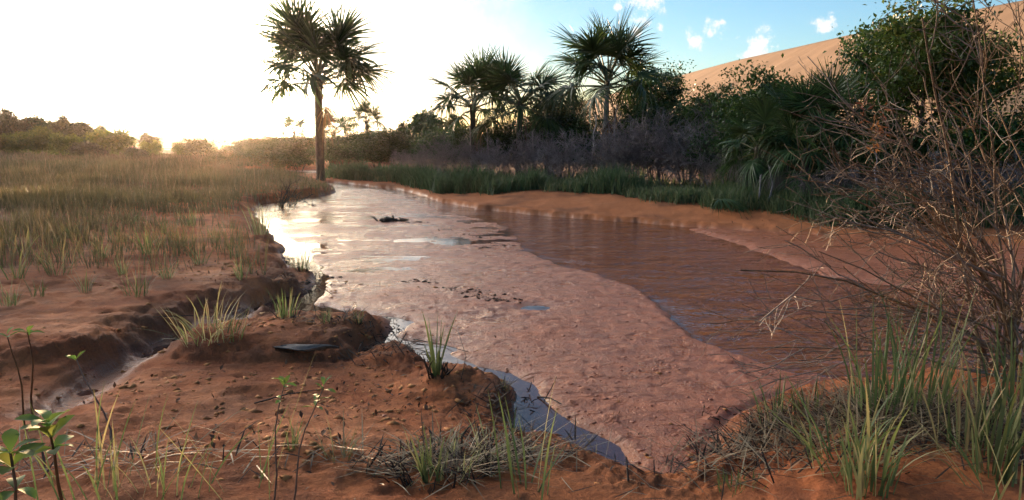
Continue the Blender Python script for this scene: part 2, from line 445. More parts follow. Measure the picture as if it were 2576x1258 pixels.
M['palm_trunk'] = barkmat('palm_trunk', (.040, .029, .022), (.10, .076, .058), 14)
M['pale_bark'] = barkmat('pale_bark', (.22, .18, .15), (.42, .37, .32), 20)
M['bark'] = barkmat('bark', (.05, .035, .025), (.13, .09, .065), 20)
M['leafA'] = leafmat('dark_leaf', (.022, .045, .014), (.055, .10, .025), (.12, .13, .03), trans=.30, rough=.4)
M['leafB'] = leafmat('fresh_leaf', (.035, .075, .016), (.085, .15, .03), (.17, .18, .04), trans=.35, rough=.45)
M['leafC'] = leafmat('olive_leaf', (.05, .055, .02), (.11, .11, .035), (.17, .13, .05), trans=.35)
M['leafY'] = leafmat('yellowish_leaf', (.08, .10, .02), (.17, .19, .035), (.24, .20, .05), trans=.45)
M['greytwig'] = barkmat('grey_twig', (.11, .09, .09), (.27, .235, .23), 30, .9, .1)
M['twig'] = barkmat('brown_twig', (.10, .066, .044), (.27, .19, .125), 30, .65, .15)
M['root'] = barkmat('dark_root', (.018, .012, .009), (.06, .035, .022), 40, .8, .2)
M['grass'] = leafmat('grass_blade', (.08, .115, .035), (.16, .18, .06), (.34, .27, .14), trans=.4)
M['reed'] = leafmat('reed_blade', (.07, .10, .034), (.14, .155, .055), (.32, .25, .12), trans=.4, rough=.5, spec=.25)
M['meadow'] = leafmat('meadow_grass', (.075, .080, .032), (.16, .125, .055), (.27, .18, .10), trans=.35)
M['straw'] = leafmat('dry_straw', (.12, .07, .035), (.30, .21, .11), (.42, .33, .2), trans=.25)
M['fringe'] = leafmat('bank_grass', (.035, .07, .028), (.08, .115, .05), (.18, .17, .08), trans=.4)
M['plant'] = leafmat('seedling_leaf', (.06, .12, .03), (.12, .20, .045), (.22, .24, .06), trans=.35, rough=.65, spec=.1)
M['stem'] = barkmat('seedling_stem', (.10, .05, .03), (.20, .11, .06), 30, .6, .1)
M['sheath'] = barkmat('grey_sheath', (.09, .075, .062), (.17, .145, .125), 25, .85, .3)

# ground
m, t = mat('red_sand'); M['ground'] = m
tcn = t.n('ShaderNodeTexCoord'); OC = tcn.outputs['Object']
nA = t.n('ShaderNodeTexNoise', {'Vector': OC, 'Scale': 1.3, 'Detail': 7.0, 'Roughness': .62})
nB = t.n('ShaderNodeTexNoise', {'Vector': OC, 'Scale': 7.0, 'Detail': 7.0, 'Roughness': .66})
nC = t.n('ShaderNodeTexNoise', {'Vector': OC, 'Scale': 55.0, 'Detail': 5.0, 'Roughness': .7})
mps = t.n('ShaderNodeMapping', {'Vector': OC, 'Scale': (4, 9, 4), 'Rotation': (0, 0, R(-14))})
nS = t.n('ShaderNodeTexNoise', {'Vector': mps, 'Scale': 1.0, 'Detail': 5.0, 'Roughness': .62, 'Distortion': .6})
c = t.mix(t.mr(nA.outputs[0], .35, .66), (.50, .165, .054, 1), (.31, .092, .034, 1))
c = t.mix(t.mr(nB.outputs[0], .40, .70, 0, .55), c, (.15, .058, .030, 1))
c = t.mix(t.math('MULTIPLY', attr(t, 'far'), .75), c, (.42, .150, .055, 1))
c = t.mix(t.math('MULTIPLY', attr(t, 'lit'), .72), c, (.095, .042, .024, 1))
c = t.mix(t.math('MULTIPLY', attr(t, 'meadow'), .8), c, (.13, .075, .040, 1))
mudc = t.mix(t.mr(nB.outputs[0], .35, .65), (.48, .148, .058, 1), (.32, .092, .036, 1))
c = t.mix(attr(t, 'mud'), c, mudc)
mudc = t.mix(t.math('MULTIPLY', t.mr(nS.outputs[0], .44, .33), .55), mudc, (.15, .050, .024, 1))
mudc = t.mix(t.mr(nA.outputs[0], .50, .68, 0, .5), mudc, (.23, .080, .040, 1))
barc = t.mix(t.mr(nB.outputs[0], .35, .65), (.45, .155, .070, 1), (.36, .115, .050, 1))
c = t.mix(attr(t, 'bar'), c, barc)
c = t.mix(t.mr(nC.outputs[0], .42, .72, 0, .35), c, (.10, .042, .026, 1))
wetv = attr(t, 'wet')
rough = t.mr(wetv, 0, 1, .92, .30)
rough2 = t.math('ADD', rough, t.math('MULTIPLY', t.math('SUBTRACT', nA.outputs[0], .5), .9), clamp=True)
streak = t.mr(nS.outputs[0], .30, .50)
bh = t.math('ADD', t.math('MULTIPLY', nB.outputs[0], .6), t.math('MULTIPLY', nC.outputs[0], .45))
bh = t.math('ADD', bh, t.math('MULTIPLY', t.math('MULTIPLY', streak, attr(t, 'mud')), .55))
bmp = t.n('ShaderNodeBump', {'Height': bh, 'Strength': 1.0, 'Distance': .035})
out(t, t.n('ShaderNodeBsdfPrincipled', {'Base Color': c.outputs[2], 'Roughness': rough2, 'Normal': bmp, 'Specular IOR Level': t.mr(wetv, 0, 1, .15, .32)}))

m, t = mat('muddy_water'); M['water'] = m
tcn = t.n('ShaderNodeTexCoord'); OC = tcn.outputs['Object']
mp = t.n('ShaderNodeMapping', {'Vector': OC, 'Scale': (1, 2.0, 1), 'Rotation': (0, 0, R(16))})
r1 = t.n('ShaderNodeTexNoise', {'Vector': mp, 'Scale': 1.5, 'Detail': 4.0, 'Roughness': .68, 'Distortion': .5})
r2 = t.n('ShaderNodeTexNoise', {'Vector': OC, 'Scale': .55, 'Detail': 2.0})
rp = attr(t, 'ripple')
bmp = t.n('ShaderNodeBump', {'Height': r1.outputs[0], 'Strength': t.math('MULTIPLY', rp, t.mr(r2.outputs[0], .3, .6, .35, 1.0)), 'Distance': .17})
wc = t.mix(t.mr(r1.outputs[0], .3, .7), (.32, .118, .040, 1), (.23, .080, .028, 1))
wc = t.mix(t.mr(rp, .05, .6), (.085, .045, .034, 1), wc)
wp = t.n('ShaderNodeBsdfPrincipled', {'Base Color': wc.outputs[2], 'Roughness': .05, 'IOR': 1.5, 'Normal': bmp})
wt = t.n('ShaderNodeBsdfTransparent', {'Color': (.80, .52, .32, 1)})
out(t, t.n('ShaderNodeMixShader', {0: .74, 1: wt, 2: wp}))

m, t = mat('dune_sand'); M['dune'] = m
tcn = t.n('ShaderNodeTexCoord'); OC = tcn.outputs['Object']
mp = t.n('ShaderNodeMapping', {'Vector': OC, 'Scale': (.25, .8, 1.6), 'Rotation': (0, R(14), 0)})
nA = t.n('ShaderNodeTexNoise', {'Vector': mp, 'Scale': .35, 'Detail': 6.0, 'Roughness': .6})
nB = t.n('ShaderNodeTexNoise', {'Vector': OC, 'Scale': 6.0, 'Detail': 5.0})
c = t.mix(t.mr(nA.outputs[0], .35, .65), (.275, .172, .100, 1), (.235, .145, .083, 1))
bmp = t.n('ShaderNodeBump', {'Height': nB.outputs[0], 'Strength': .12, 'Distance': .08})
out(t, t.n('ShaderNodeBsdfPrincipled', {'Base Color': c.outputs[2], 'Roughness': .95, 'Specular IOR Level': .1, 'Normal': bmp}))

m, t = mat('scrub_hill'); M['hill'] = m
tcn = t.n('ShaderNodeTexCoord')
nA = t.n('ShaderNodeTexNoise', {'Vector': tcn.outputs['Object'], 'Scale': .12, 'Detail': 8.0, 'Roughness': .7})
c = t.mix(t.mr(nA.outputs[0], .4, .6), (.05, .045, .025, 1), (.12, .085, .05, 1))
out(t, t.n('ShaderNodeBsdfPrincipled', {'Base Color': c.outputs[2], 'Roughness': .95}))

# ------------------------------------------------------------------ ground sheet
rs = [0.0, .5, 1.0]
while rs[-1] < 600:
    r_ = rs[-1]; rs.append(r_ * (1.02 if r_ < 2.4 else 1.0048 if r_ < 12 else 1.009 if r_ < 45 else 1.08))
rs = np.array(rs)
az = np.concatenate([np.arange(-180, -44, 2.5), np.arange(-44, 44, .15), np.arange(44, 180, 2.5)]); az = np.radians(az)
RR, AA = np.meshgrid(rs, az, indexing='ij')
X = RR * np.sin(AA); Y = RR * np.cos(AA)
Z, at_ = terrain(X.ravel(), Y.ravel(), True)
V = np.stack([X.ravel(), Y.ravel(), Z], 1)
nr, na = RR.shape
i = (np.arange(nr - 1)[:, None] * na + np.arange(na)[None]).ravel()
j = (np.arange(nr - 1)[:, None] * na + (np.arange(na)[None] + 1) % na).ravel()
Q = np.stack([i, j, j + na, i + na], 1)[:, ::-1]
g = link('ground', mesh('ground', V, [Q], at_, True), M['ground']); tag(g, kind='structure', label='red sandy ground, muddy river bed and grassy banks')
# river surface
xs = np.arange(-34, 34.1, .3); ys = np.concatenate([np.arange(2.2, 30, .3), np.arange(30, 62, 1.0)])
XX, YY = np.meshgrid(xs, ys, indexing='ij')
rip = .03 + .97 * sstep(-.2, .35, polysd(RIV, XX.ravel(), YY.ravel()))
rip = np.maximum(rip, .30 * sstep(11, 16, YY.ravel()))
V = np.stack([XX.ravel(), YY.ravel(), np.zeros(XX.size)], 1)
n2_ = XX.shape[1]
i = (np.arange(len(xs) - 1)[:, None] * n2_ + np.arange(n2_ - 1)[None]).ravel()
Q = np.stack([i, i + n2_, i + n2_ + 1, i + 1], 1)
g = link('river_water', mesh('river_water', V, [Q], {'ripple': rip}, True), M['water']); tag(g, kind='structure', label='brown shallow river water between the mud flat and the sand bar')

# sand dune behind the trees
cr = [(1300, 300), (1500, 246), (1705, 191), (1850, 152), (2000, 119), (2130, 89), (2350, 44), (2575, 0), (3100, -95), (3700, -170)]
def dune():
    pts = []
    for (px, py), Yd in zip(cr, (330, 230, 150, 116, 93, 79, 63, 52, 37, 29)):
        pts.append(at_y(px, py, Yd))
    pts = np.array([tuple(p) for p in pts])
    s = np.linspace(0, len(pts) - 1, 220); i = np.minimum(s.astype(int), len(pts) - 2); f = (s - i)[:, None]
    C = pts[i] * (1 - f) + pts[i + 1] * f
    rows = []
    for q in np.linspace(0, 1, 50):
        h = C[:, 2]; z = h * (1 - q) ** 1.12 - .3 * q
        y = C[:, 1] - h * .35 * q
        x = C[:, 0] - (h * 1.75 + 2) * q
        z = z + fbm(x, y * 2, 9, 3, 81) * .35 * math.sin(math.pi * q)
        rows.append(np.stack([x, y, z], 1))
    back = []
    for q in np.linspace(.04, 1, 12):
        back.append(np.stack([C[:, 0] + q * 60, C[:, 1] + q * 20, C[:, 2] * (1 - q ** 1.3) - .5 * q], 1))
    A = np.stack(back[::-1] + rows, 0)
    n0, n1 = A.shape[:2]
    i = (np.arange(n0 - 1)[:, None] * n1 + np.arange(n1 - 1)[None]).ravel()
    return mesh('sand_dune', A.reshape(-1, 3), [np.stack([i, i + n1, i + n1 + 1, i + 1], 1)], None, True)
g = link('sand_dune', dune(), M['dune']); tag(g, kind='structure', label='tall tan sand dune rising behind the trees')

def hills():
    B = Buf()
    px = np.arange(-900, 1500, 4.0)
    py = 338 + fbm(px, px * 0, 120, 4, 91) * 9 + np.interp(px, [-900, 200, 320, 440, 470, 540, 640, 800, 1100, 1500], [-8, -6, 0, 0, 4, -2, 5, 8, 4, -8])
    rows = []
    for k in range(14):
        q = k / 13
        row = []
        for a, b in zip(px, py):
            p = at_y(a, b, 420)
            zz = max(p.z, 1) * math.sin(math.pi * q) ** .8
            row.append((p.x * (1 + (q - .5) * .25), 420 + (q - .5) * 110, zz - .3))
        rows.append(row)
    A = np.array(rows)
    A[..., 2] += fbm(A[..., 0], A[..., 1], 14, 3, 95) * .9
    n0, n1 = A.shape[:2]
    i = (np.arange(n0 - 1)[:, None] * n1 + np.arange(n1 - 1)[None]).ravel()
    return mesh('hills', A.reshape(-1, 3), [np.stack([i, i + 1, i + n1 + 1, i + n1], 1)], None, True)
g = link('hills', hills(), M['hill']); tag(g, kind='structure', label='low dark scrubby hills on the horizon under the sun')

# ------------------------------------------------------------------ palms
def frond_mesh(phi, Lp, Ll, nleaf, droop, seed, dead=False, spread=118):
    rg = np.random.default_rng(seed)
    s = np.linspace(0, 1, 6)
    th = phi - R(14 if not dead else 5) * s ** 1.5
    P = [np.zeros(3)]
    for q in range(5): P.append(P[-1] + np.array([math.cos(th[q]), 0, math.sin(th[q])]) * Lp / 5)
    P = np.array(P)
    pb = Buf(); tubes(pb, P[None], (np.linspace(.036, .016, 6) * max(.6, Ll / 1.2))[None], 5)
    tan = np.array([math.cos(th[-1]), 0, math.sin(th[-1])]); lat = np.array([0, 1., 0]); nor = np.cross(tan, lat)
    if nor[2] < 0: nor = -nor
    fb = Buf()
    a = np.radians(np.linspace(-spread, spread, nleaf)) + rg.normal(0, .03, nleaf)
    d = np.cos(a)[:, None] * tan + np.sin(a)[:, None] * lat + nor * (.10 * np.abs(np.sin(a)) - .05 + rg.normal(0, .05, nleaf))[:, None]
    d = unit(d)
    L = Ll * (.80 + .22 * np.cos(a)) * rg.uniform(.86, 1.06, nleaf)
    start = P[-1] + tan * (Ll * .16 * np.maximum(0, np.cos(a)))[:, None]
    k = 6; ss = np.linspace(0, 1, k)
    Pl = start[:, None] + d[:, None] * (L[:, None] * ss[None])[..., None]
    dr = droop * rg.uniform(.45, 1.6, nleaf)
    sag = (L * dr)[:, None] * ss[None] ** 2.3
    Pl[..., 2] -= sag
    horiz = unit(d * np.array([1, 1, 0]))
    Pl -= (horiz[:, None] * (sag * .32)[..., None])
    W = Ll * .019 * np.array([.5, 1, 1.0, .72, .42, .04])[None] * rg.uniform(.8, 1.1, nleaf)[:, None]
    side = unit(np.cross(nor[None] + rg.normal(0, .25, (nleaf, 3)), d))
    tone = np.clip(rg.uniform(0, .65, nleaf)[:, None] + .35 * (ss[None] > .85), 0, 1)
    strips(fb, Pl, W, side, tone)
    return fb.build('frond'), pb.build('petiole', True)
FR = {}
for ci, phi in enumerate((82, 62, 44, 26, 8, -14, -40)):
    for v in range(2):
        FR[(ci, v)] = frond_mesh(R(phi), 1.15, 1.5, 44, (.10, .16, .28, .45, .62, .6, .45)[ci], 100 + ci * 7 + v)
DEADF = [frond_mesh(R(-72), .75, 1.0, 30, .30, 200, True, 75), frond_mesh(R(-84), .95, 1.0, 26, .2, 201, True, 50)]
for fm, pm in DEADF:
    fm.materials.append(M['palm_dead']); pm.materials.append(M['palm_dead'])
for k_, (fm, pm) in FR.items():
    fm.materials.append(M['palm']); pm.materials.append(M['petiole'])
def palm(pos, hub_z, S, counts, dead, trunk_r, label, group, seed, lean=(0, 0), trunkm='palm_trunk', azbias=None):
    rg = random.Random(seed)
    root = empty('palm_tree', pos, label, 'palm tree', group)
    h = hub_z - pos.z
    B = Buf(); k = 14; s = np.linspace(0, 1, k)
    P = np.stack([lean[0] * s ** 1.6, lean[1] * s ** 1.6, -.15 + (h + .25) * s], 1)
    Rr = trunk_r * np.interp(s, [0, .08, .3, .85, .95, 1], [1.25, 1.02, 1, .95, 1.25, .8]) * (1 + .05 * np.array([rg.uniform(-1, 1) for _ in s]))
    tubes(B, P[None], Rr[None], 10)
    link('trunk', B.build('trunk', True), M[trunkm], root)
    hub = Vector((lean[0], lean[1], h + .05))
    g0 = rg.uniform(0, 6.28); nth = 0
    for ci, c in enumerate(counts):
        for q in range(c):
            fm, pm = FR[(ci, rg.randrange(2))]
            az_ = g0 + nth * 2.39996 + rg.uniform(-.25, .25); nth += 1
            sc = S * rg.uniform(.88, 1.1)
            f = link('frond', fm, None, root, hub + Vector((0, 0, rg.uniform(-.1, .1) * S - .05 * ci * S)), az_)
            f.scale = (sc, sc, sc); f.rotation_euler.x = rg.uniform(-.65, .65); f.rotation_euler.y = rg.uniform(-.1, .1)
            link('petiole', pm, None, f)
    for q in range(dead):
        fm, pm = DEADF[q % 2]
        f = link('dead_frond', fm, None, root, hub + Vector((0, 0, -.2 * S - .25 * q * S)), rg.uniform(-1.2, .9) if q else -.3)
        f.scale = (S * .95,) * 3; f['label'] = 'brown dead frond hanging against the trunk'
        link('petiole', pm, None, f)
    # old leaf stubs under the crown
    for q in range(5):
        B = Buf(); a_ = rg.uniform(0, 6.28); L_ = rg.uniform(.25, .5) * S
        p0 = np.array([0, 0, 0.]); p1 = np.array([L_ * .8, 0, L_ * .35])
        tubes(B, np.stack([p0, (p0 + p1) / 2 + np.array([0, 0, -.03]), p1])[None], np.array([[.04, .03, .02]]) * S, 4)
        link('leaf_stub', B.build('leaf_stub'), M['palm_trunk'], root, hub + Vector((0, 0, -.22 * S)), a_)
    return root
def hubz(px, py, Y): return at_y(px, py, Y).z
PALMS = [  # column, hub row, distance, scale, fronds per class, dead, trunk radius, label, lean
    (806, 196, 29, 1.24, (7, 7, 6, 6, 4, 0, 0), 2, .165, 'tallest fan palm standing alone on the river bank beside the sun', (.05, 0), 'palm_trunk'),
    (1190, 268, 26, .80, (2, 4, 4, 4, 3, 1, 0), 2, .10, 'fan palm at the left end of the far bank palm row', (0, 0), 'palm_trunk'),
    (1302, 258, 25, .82, (2, 5, 5, 4, 3, 2, 0), 1, .10, 'middle fan palm of the far bank row with drooping lower fronds', (.1, 0), 'palm_trunk'),
    (1516, 205, 23, .88, (3, 5, 5, 4, 4, 1, 0), 2, .075, 'tall fan palm with slim pale trunk and brown hanging frond beside the leafy tree', (.1, 0), 'pale_bark'),
    (924, 306, 58, .80, (3, 4, 4, 4, 3, 1, 0), 1, .12, 'small distant fan palm just right of the tallest palm trunk', (0, 0), 'palm_trunk'),
    (742, 332, 74, .80, (2, 3, 3, 3, 3, 2, 0), 0, .12, 'tiny far palm crown in the glare just right of the sun', (0, 0), 'palm_trunk'),
    (842, 338, 52, .72, (2, 3, 4, 3, 2, 1, 0), 0, .12, 'low far palm tucked against the right side of the tallest trunk', (0, 0), 'palm_trunk'),
    (1985, 335, 16.2, .54, (3, 4, 4, 3, 3, 2, 1), 0, .08, 'dark fan palm in the right thicket with crown against the dune', (0, 0), 'palm_trunk'),
    (2082, 325, 15.4, .54, (3, 5, 4, 3, 3, 2, 1), 0, .08, 'dark fan palm nearest the big leafy tree with spiky upright fronds', (0, 0), 'palm_trunk'),
    (1900, 375, 15.8, .40, (1, 2, 3, 3, 4, 3, 2), 0, .07, 'low drooping fan palm at the left side of the right thicket', (0, 0), 'palm_trunk'),
    (2020, 385, 14.9, .42, (1, 2, 3, 3, 4, 4, 2), 0, .07, 'low drooping fan palm in front of the two dark thicket palms', (0, 0), 'palm_trunk'),
    (2135, 395, 15.0, .40, (1, 2, 3, 3, 4, 3, 2), 0, .07, 'low fan palm under the big leafy tree by the dune', (0, 0), 'palm_trunk'),
]
for q, (px, hy, Yd, S, cnt, dead, tr_, lab, lean, tm) in enumerate(PALMS):
    p = stand(px, Yd); palm(p, hubz(px, hy, Yd), S, cnt, dead, tr_, lab, 'fan palms along the river', 300 + q, lean, tm)

# ------------------------------------------------------------------ broadleaf trees
def tree_proto(seed, h, rx, rz, zc, ncl, nl, leaf, cr, lm, name='leafy_tree', stems=1, low=.0):
    """unit built at the origin, crown centred at zc"""
    rg = np.random.default_rng(seed)
    root = empty(name, (0, 0, -500), 'x', 'tree')
    B = Buf()
    P = []; 
    for q in range(stems):
        a = rg.uniform(0, 6.28); o = 0 if stems == 1 else .12
        s = np.linspace(0, 1, 7)
        P.append(np.stack([o * np.cos(a) + (rg.normal(0, .12) + (.4 * rx * np.cos(a) if stems > 1 else 0)) * s, o * np.sin(a) + (rg.normal(0, .12) + (.4 * rx * np.sin(a) if stems > 1 else 0)) * s, -.1 + (zc + .15 * rz) * s + .0 * s], 1))
    P = np.array(P); Rr = np.repeat((.055 * h / 5 * np.linspace(1.2, .45, 7) / max(1, stems ** .4))[None], stems, 0)
    tubes(B, P, Rr, 7)
    link('trunk', B.build('trunk', True), M['bark'], root)
    B = Buf()
    P1, R1 = grow(P, Rr, max(3, 9 // stems), rx * .85, R(48), 6, (0, 0, .5), .12, .40, .7, rg)
    tubes(B, P1, R1, 5)
    P2, R2 = grow(P1, R1, 5, rx * .45, R(42), 5, (0, 0, .25), .15, .3, .65, rg)
    tubes(B, P2, R2, 4)
    link('limbs', B.build('limbs', True), M['bark'], root)
    # crown clumps: at limb ends and over an uneven shell
    v = unit(rg.normal(size=(ncl, 3))); rad = rg.uniform(.45, 1.0, ncl) ** .6
    lump = .78 + .42 * np.sin(v[:, 0] * 3.1 + seed) * np.cos(v[:, 2] * 2.7 + v[:, 1] * 3.3 + seed * 2)
    C = v * (rad * lump)[:, None] * np.array([rx, rx, rz]) + np.array([0, 0, zc])
    C[:, 2] = np.maximum(C[:, 2], low)
    C = np.concatenate([C, P2[:, -1], P1[:, -1]])
    C = C[(np.abs(C[:, 0]) < rx * 1.25)]
    lc = np.repeat(C, nl, 0)
    crr = np.repeat(rg.uniform(.55, 1.25, len(C)), nl)[:, None] * cr
    pts = lc + rg.normal(size=(len(lc), 3)) * crr * np.array([1, 1, .6])
    ctone = np.repeat(np.clip(rg.normal(.38, .2, len(C)), 0, 1), nl)
    B = Buf(); leaves(B, pts, np.full(len(pts), leaf), rg, tone=np.clip(ctone + rg.normal(0, .15, len(pts)), 0, 1))
    link('crown', B.build('crown'), M[lm], root)
    root['h'] = zc + rz
    return root
PR = {
    'tallA': tree_proto(1, 5, 1.3, 1.7, 3.3, 46, 95, .062, .26, 'leafA'),
    'tallB': tree_proto(2, 5, 1.5, 1.4, 3.4, 50, 95, .062, .28, 'leafB'),
    'bushA': tree_proto(3, 3, 1.3, 1.1, 1.3, 44, 85, .056, .26, 'leafA', 'leafy_shrub', 4, .25),
    'bushB': tree_proto(4, 3, 1.3, 1.0, 1.25, 44, 85, .056, .26, 'leafB', 'leafy_shrub', 4, .25),
    'olive': tree_proto(5, 4, 1.3, 1.2, 2.4, 40, 60, .058, .26, 'leafC'),
    'farA': tree_proto(6, 6, 2.4, 1.7, 3.4, 60, 46, .19, .42, 'leafC', 'leafy_tree'),
    'farB': tree_proto(8, 6, 2.2, 1.5, 3.1, 60, 46, .19, .42, 'leafA', 'leafy_tree'),
    'farY': tree_proto(9, 3, 1.8, 1.2, 1.4, 46, 46, .17, .36, 'leafY', 'leafy_shrub', 4, .3),
    'low': tree_proto(10, 2, 1.1, .55, .55, 34, 44, .075, .2, 'leafC', 'low_shrub', 4, .1),
    'big': tree_proto(12, 5, 1.35, 1.25, 3.6, 70, 80, .066, .24, 'leafB'),
}
used = set()
def put(kind, px, top, Yd, wscale, label, group=None, rz=None, cat='tree'):
    """stand a tree of a kind at column px, distance Yd, so that its top comes to photo row top"""
    pr = PR[kind]; p = stand(px, Yd)
    hh = at_y(px, top, Yd).z - p.z
    sz = hh / (pr['h'] * 1.05)
    sc = (sz * wscale, sz * wscale, sz)
    rz = rnd.uniform(0, 6.28) if rz is None else rz
    if kind in used: o = copy_tree(pr, None, p, rz, sc, label, group)
    else:
        used.add(kind); o = pr; o.location = p; o.rotation_euler.z = rz; o.scale = sc; o['label'] = label
        if group: o['group'] = group
    o['category'] = cat
    return o
TR = 'leafy trees on the far bank'
put('tallA', 1655, 118, 24, .95, 'dark leafy tree with ragged top right of the slim pale palm', TR)
put('tallA', 1600, 190, 25, .8, 'dark leafy tree half hidden behind the slim pale palm crown', TR)
put('olive', 1430, 205, 27, 1.0, 'olive thin-leaved tree between the middle palm and the pale palm', TR)
put('olive', 1372, 215, 26, .9, 'small-leaved tree just right of the middle palm crown', TR)
put('tallB', 1812, 178, 20, 1.05, 'round bright green tree below the dune crest', TR)
put('tallA', 1735, 235, 21.5, .9, 'dark low tree left of the round bright green tree', TR)
put('bushB', 1925, 205, 18.5, .8, 'small green tree with pointed top left of the thicket palms', TR)
put('big', 2300, -40, 15.0, 1.12, 'biggest leafy tree in front of the dune at the right', TR, .4)
put('tallA', 2215, -30, 17.0, .85, 'dark airy tree behind the biggest leafy tree', TR)
put('big', 2420, 40, 16.5, .95, 'leafy tree behind the bare bush at the right edge', TR, 2.2)
put('bushA', 2205, 300, 14.6, 1.0, 'dark leafy shrub under the biggest leafy tree', TR, cat='shrub')
put('bushA', 2330, 330, 14.2, 1.2, 'dark leafy shrub behind the bare bush twigs', TR, cat='shrub')
put('bushB', 2470, 300, 14.4, 1.1, 'green leafy shrub behind the bare bush near the right edge', TR, cat='shrub')
put('bushA', 2590, 260, 14.8, 1.1, 'dark leafy shrub cut by the right edge', TR, cat='shrub')
put('farB', 1075, 282, 45, 1.0, 'rounded dark tree left of the far bank palm row', TR)
put('farA', 1010, 318, 50, .8, 'low dark tree between the distant palm and the rounded dark tree', TR)
put('farB', 968, 330, 54, .8, 'low dark tree right beside the small distant palm', TR)
put('farA', 1140, 300, 40, .7, 'thin-topped tree behind the left end of the palm row', TR)
US = 'dark shrubs behind the bare thicket'
for px, top, Yd, ws, lab in (
    (1035, 345, 36, 1.2, 'dark shrub at the far left end of the thicket'), (1110, 325, 31, 1.1, 'dark shrub left of the pale thin trunk'),
    (1180, 322, 28, 1.1, 'dark shrub under the leftmost row palm'), (1250, 310, 26.5, 1.1, 'dark shrub between the two left row palms'),
    (1330, 300, 26, 1.1, 'dark shrub under the middle row palm'), (1405, 285, 25, 1.0, 'dark shrub under the olive tree'),
    (1465, 300, 24.5, 1.0, 'dark shrub left of the slim pale trunk'), (1560, 290, 24, 1.1, 'dark shrub right of the slim pale trunk'),
    (1640, 270, 23, 1.1, 'dark shrub under the ragged leafy tree'), (1720, 280, 21, 1.1, 'dark shrub below the foot of the dune crest'),
    (1790, 265, 19.5, 1.1, 'dark shrub under the round bright green tree'), (1860, 285, 18, 1.0, 'dark shrub left of the drooping palm'),
    (1950, 315, 17, 1.0, 'dark shrub behind the drooping palm'), (2070, 330, 16.2, 1.1, 'dark shrub behind the thicket palms'), (2150, 330, 15.8, 1.0, 'dark shrub at the foot of the biggest tree')):
    put('bushA', px, top, Yd, ws, lab, US, cat='shrub')
LT = 'trees on the left horizon'
for k, px, top, Yd, ws, lab in (
    ('farA', 30, 286, 72, 1.0, 'tallest dark tree at the left edge of the horizon'), ('farB', 95, 292, 74, 1.0, 'dark tree second from the left edge on the horizon'),
    ('farA', 150, 300, 70, .95, 'dark tree with gappy crown in the left horizon row'), ('farB', 205, 305, 70, 1.0, 'broad dark tree right of the gappy crown on the horizon'),
    ('farA', 252, 322, 72, 1.0, 'last high tree at the right end of the left horizon row'), ('farB', 310, 335, 76, 1.2, 'low tree right of the left horizon row'),
    ('farA', 375, 338, 84, 1.2, 'low far tree beside the bare sandy gap on the horizon'), ('farA', -60, 290, 72, 1.0, 'dark tree just outside the left edge')):
    put(k, px, top, Yd, ws, lab, LT)
for px, top, Yd, ws, lab in ((45, 345, 56, 1.1, 'yellow-green shrub at the left edge under the dark trees'), (105, 335, 58, .9, 'yellow-green shrub second from the left edge'),
    (160, 348, 55, .9, 'small yellow-green shrub in the middle of the shrub row'), (295, 338, 58, 1.1, 'large yellow-green shrub under the last high tree'),
    (385, 362, 54, .9, 'yellow-green shrub nearest the bare sandy gap'), (455, 366, 56, .9, 'faint yellow-green shrub left of the sun glare'), (-20, 350, 55, 1.0, 'yellow-green shrub cut by the left edge')):
    put('farY', px, top, Yd, ws, lab, 'yellow-green shrubs on the left', cat='shrub')
for px, top, Yd, ws, lab in ((230, 368, 50, 1.4, 'low brownish shrub before the yellow-green row'), (340, 378, 48, 1.4, 'low brownish shrub below the bare sandy gap'),
    (520, 362, 56, 1.5, 'low shrub just left of the sun glare'), (600, 366, 52, 1.6, 'low shrub straight under the sun'), (660, 362, 54, 1.6, 'low shrub right under the sun glare'),
    (720, 360, 50, 1.6, 'low shrub left of the tallest palm trunk'), (770, 366, 46, 1.5, 'low shrub touching the tallest palm trunk in view'), (850, 366, 42, 1.5, 'low shrub right of the tallest palm trunk'),
    (905, 352, 44, 1.5, 'low shrub below the small distant palm'), (970, 352, 40, 1.5, 'low shrub below the low dark trees'), (690, 385, 40, 1.5, 'low shrub by the far pond'), (560, 392, 40, 1.4, 'low shrub in the meadow below the sun')):
    put('low', px, top, Yd, ws, lab, 'low shrubs across the meadow', cat='shrub')

for px, top, Yd, lab in ((630, 352, 47, 'dark leafy shrub in the band right under the sun'), (690, 350, 43, 'dark leafy shrub in the band between the sun and the tallest palm'),
    (752, 348, 39, 'dark leafy shrub touching the left side of the tallest palm trunk'), (838, 344, 37, 'dark leafy shrub touching the right side of the tallest palm trunk'),
    (890, 338, 36, 'dark leafy shrub second right of the tallest palm trunk'), (945, 334, 35, 'dark leafy shrub below the small distant palm in the dark band'), (995, 328, 33.5, 'dark leafy shrub at the right end of the dark band')):
    put('bushA', px, top, Yd, 1.5, lab, 'dark shrubs in the band behind the tallest palm', cat='shrub')

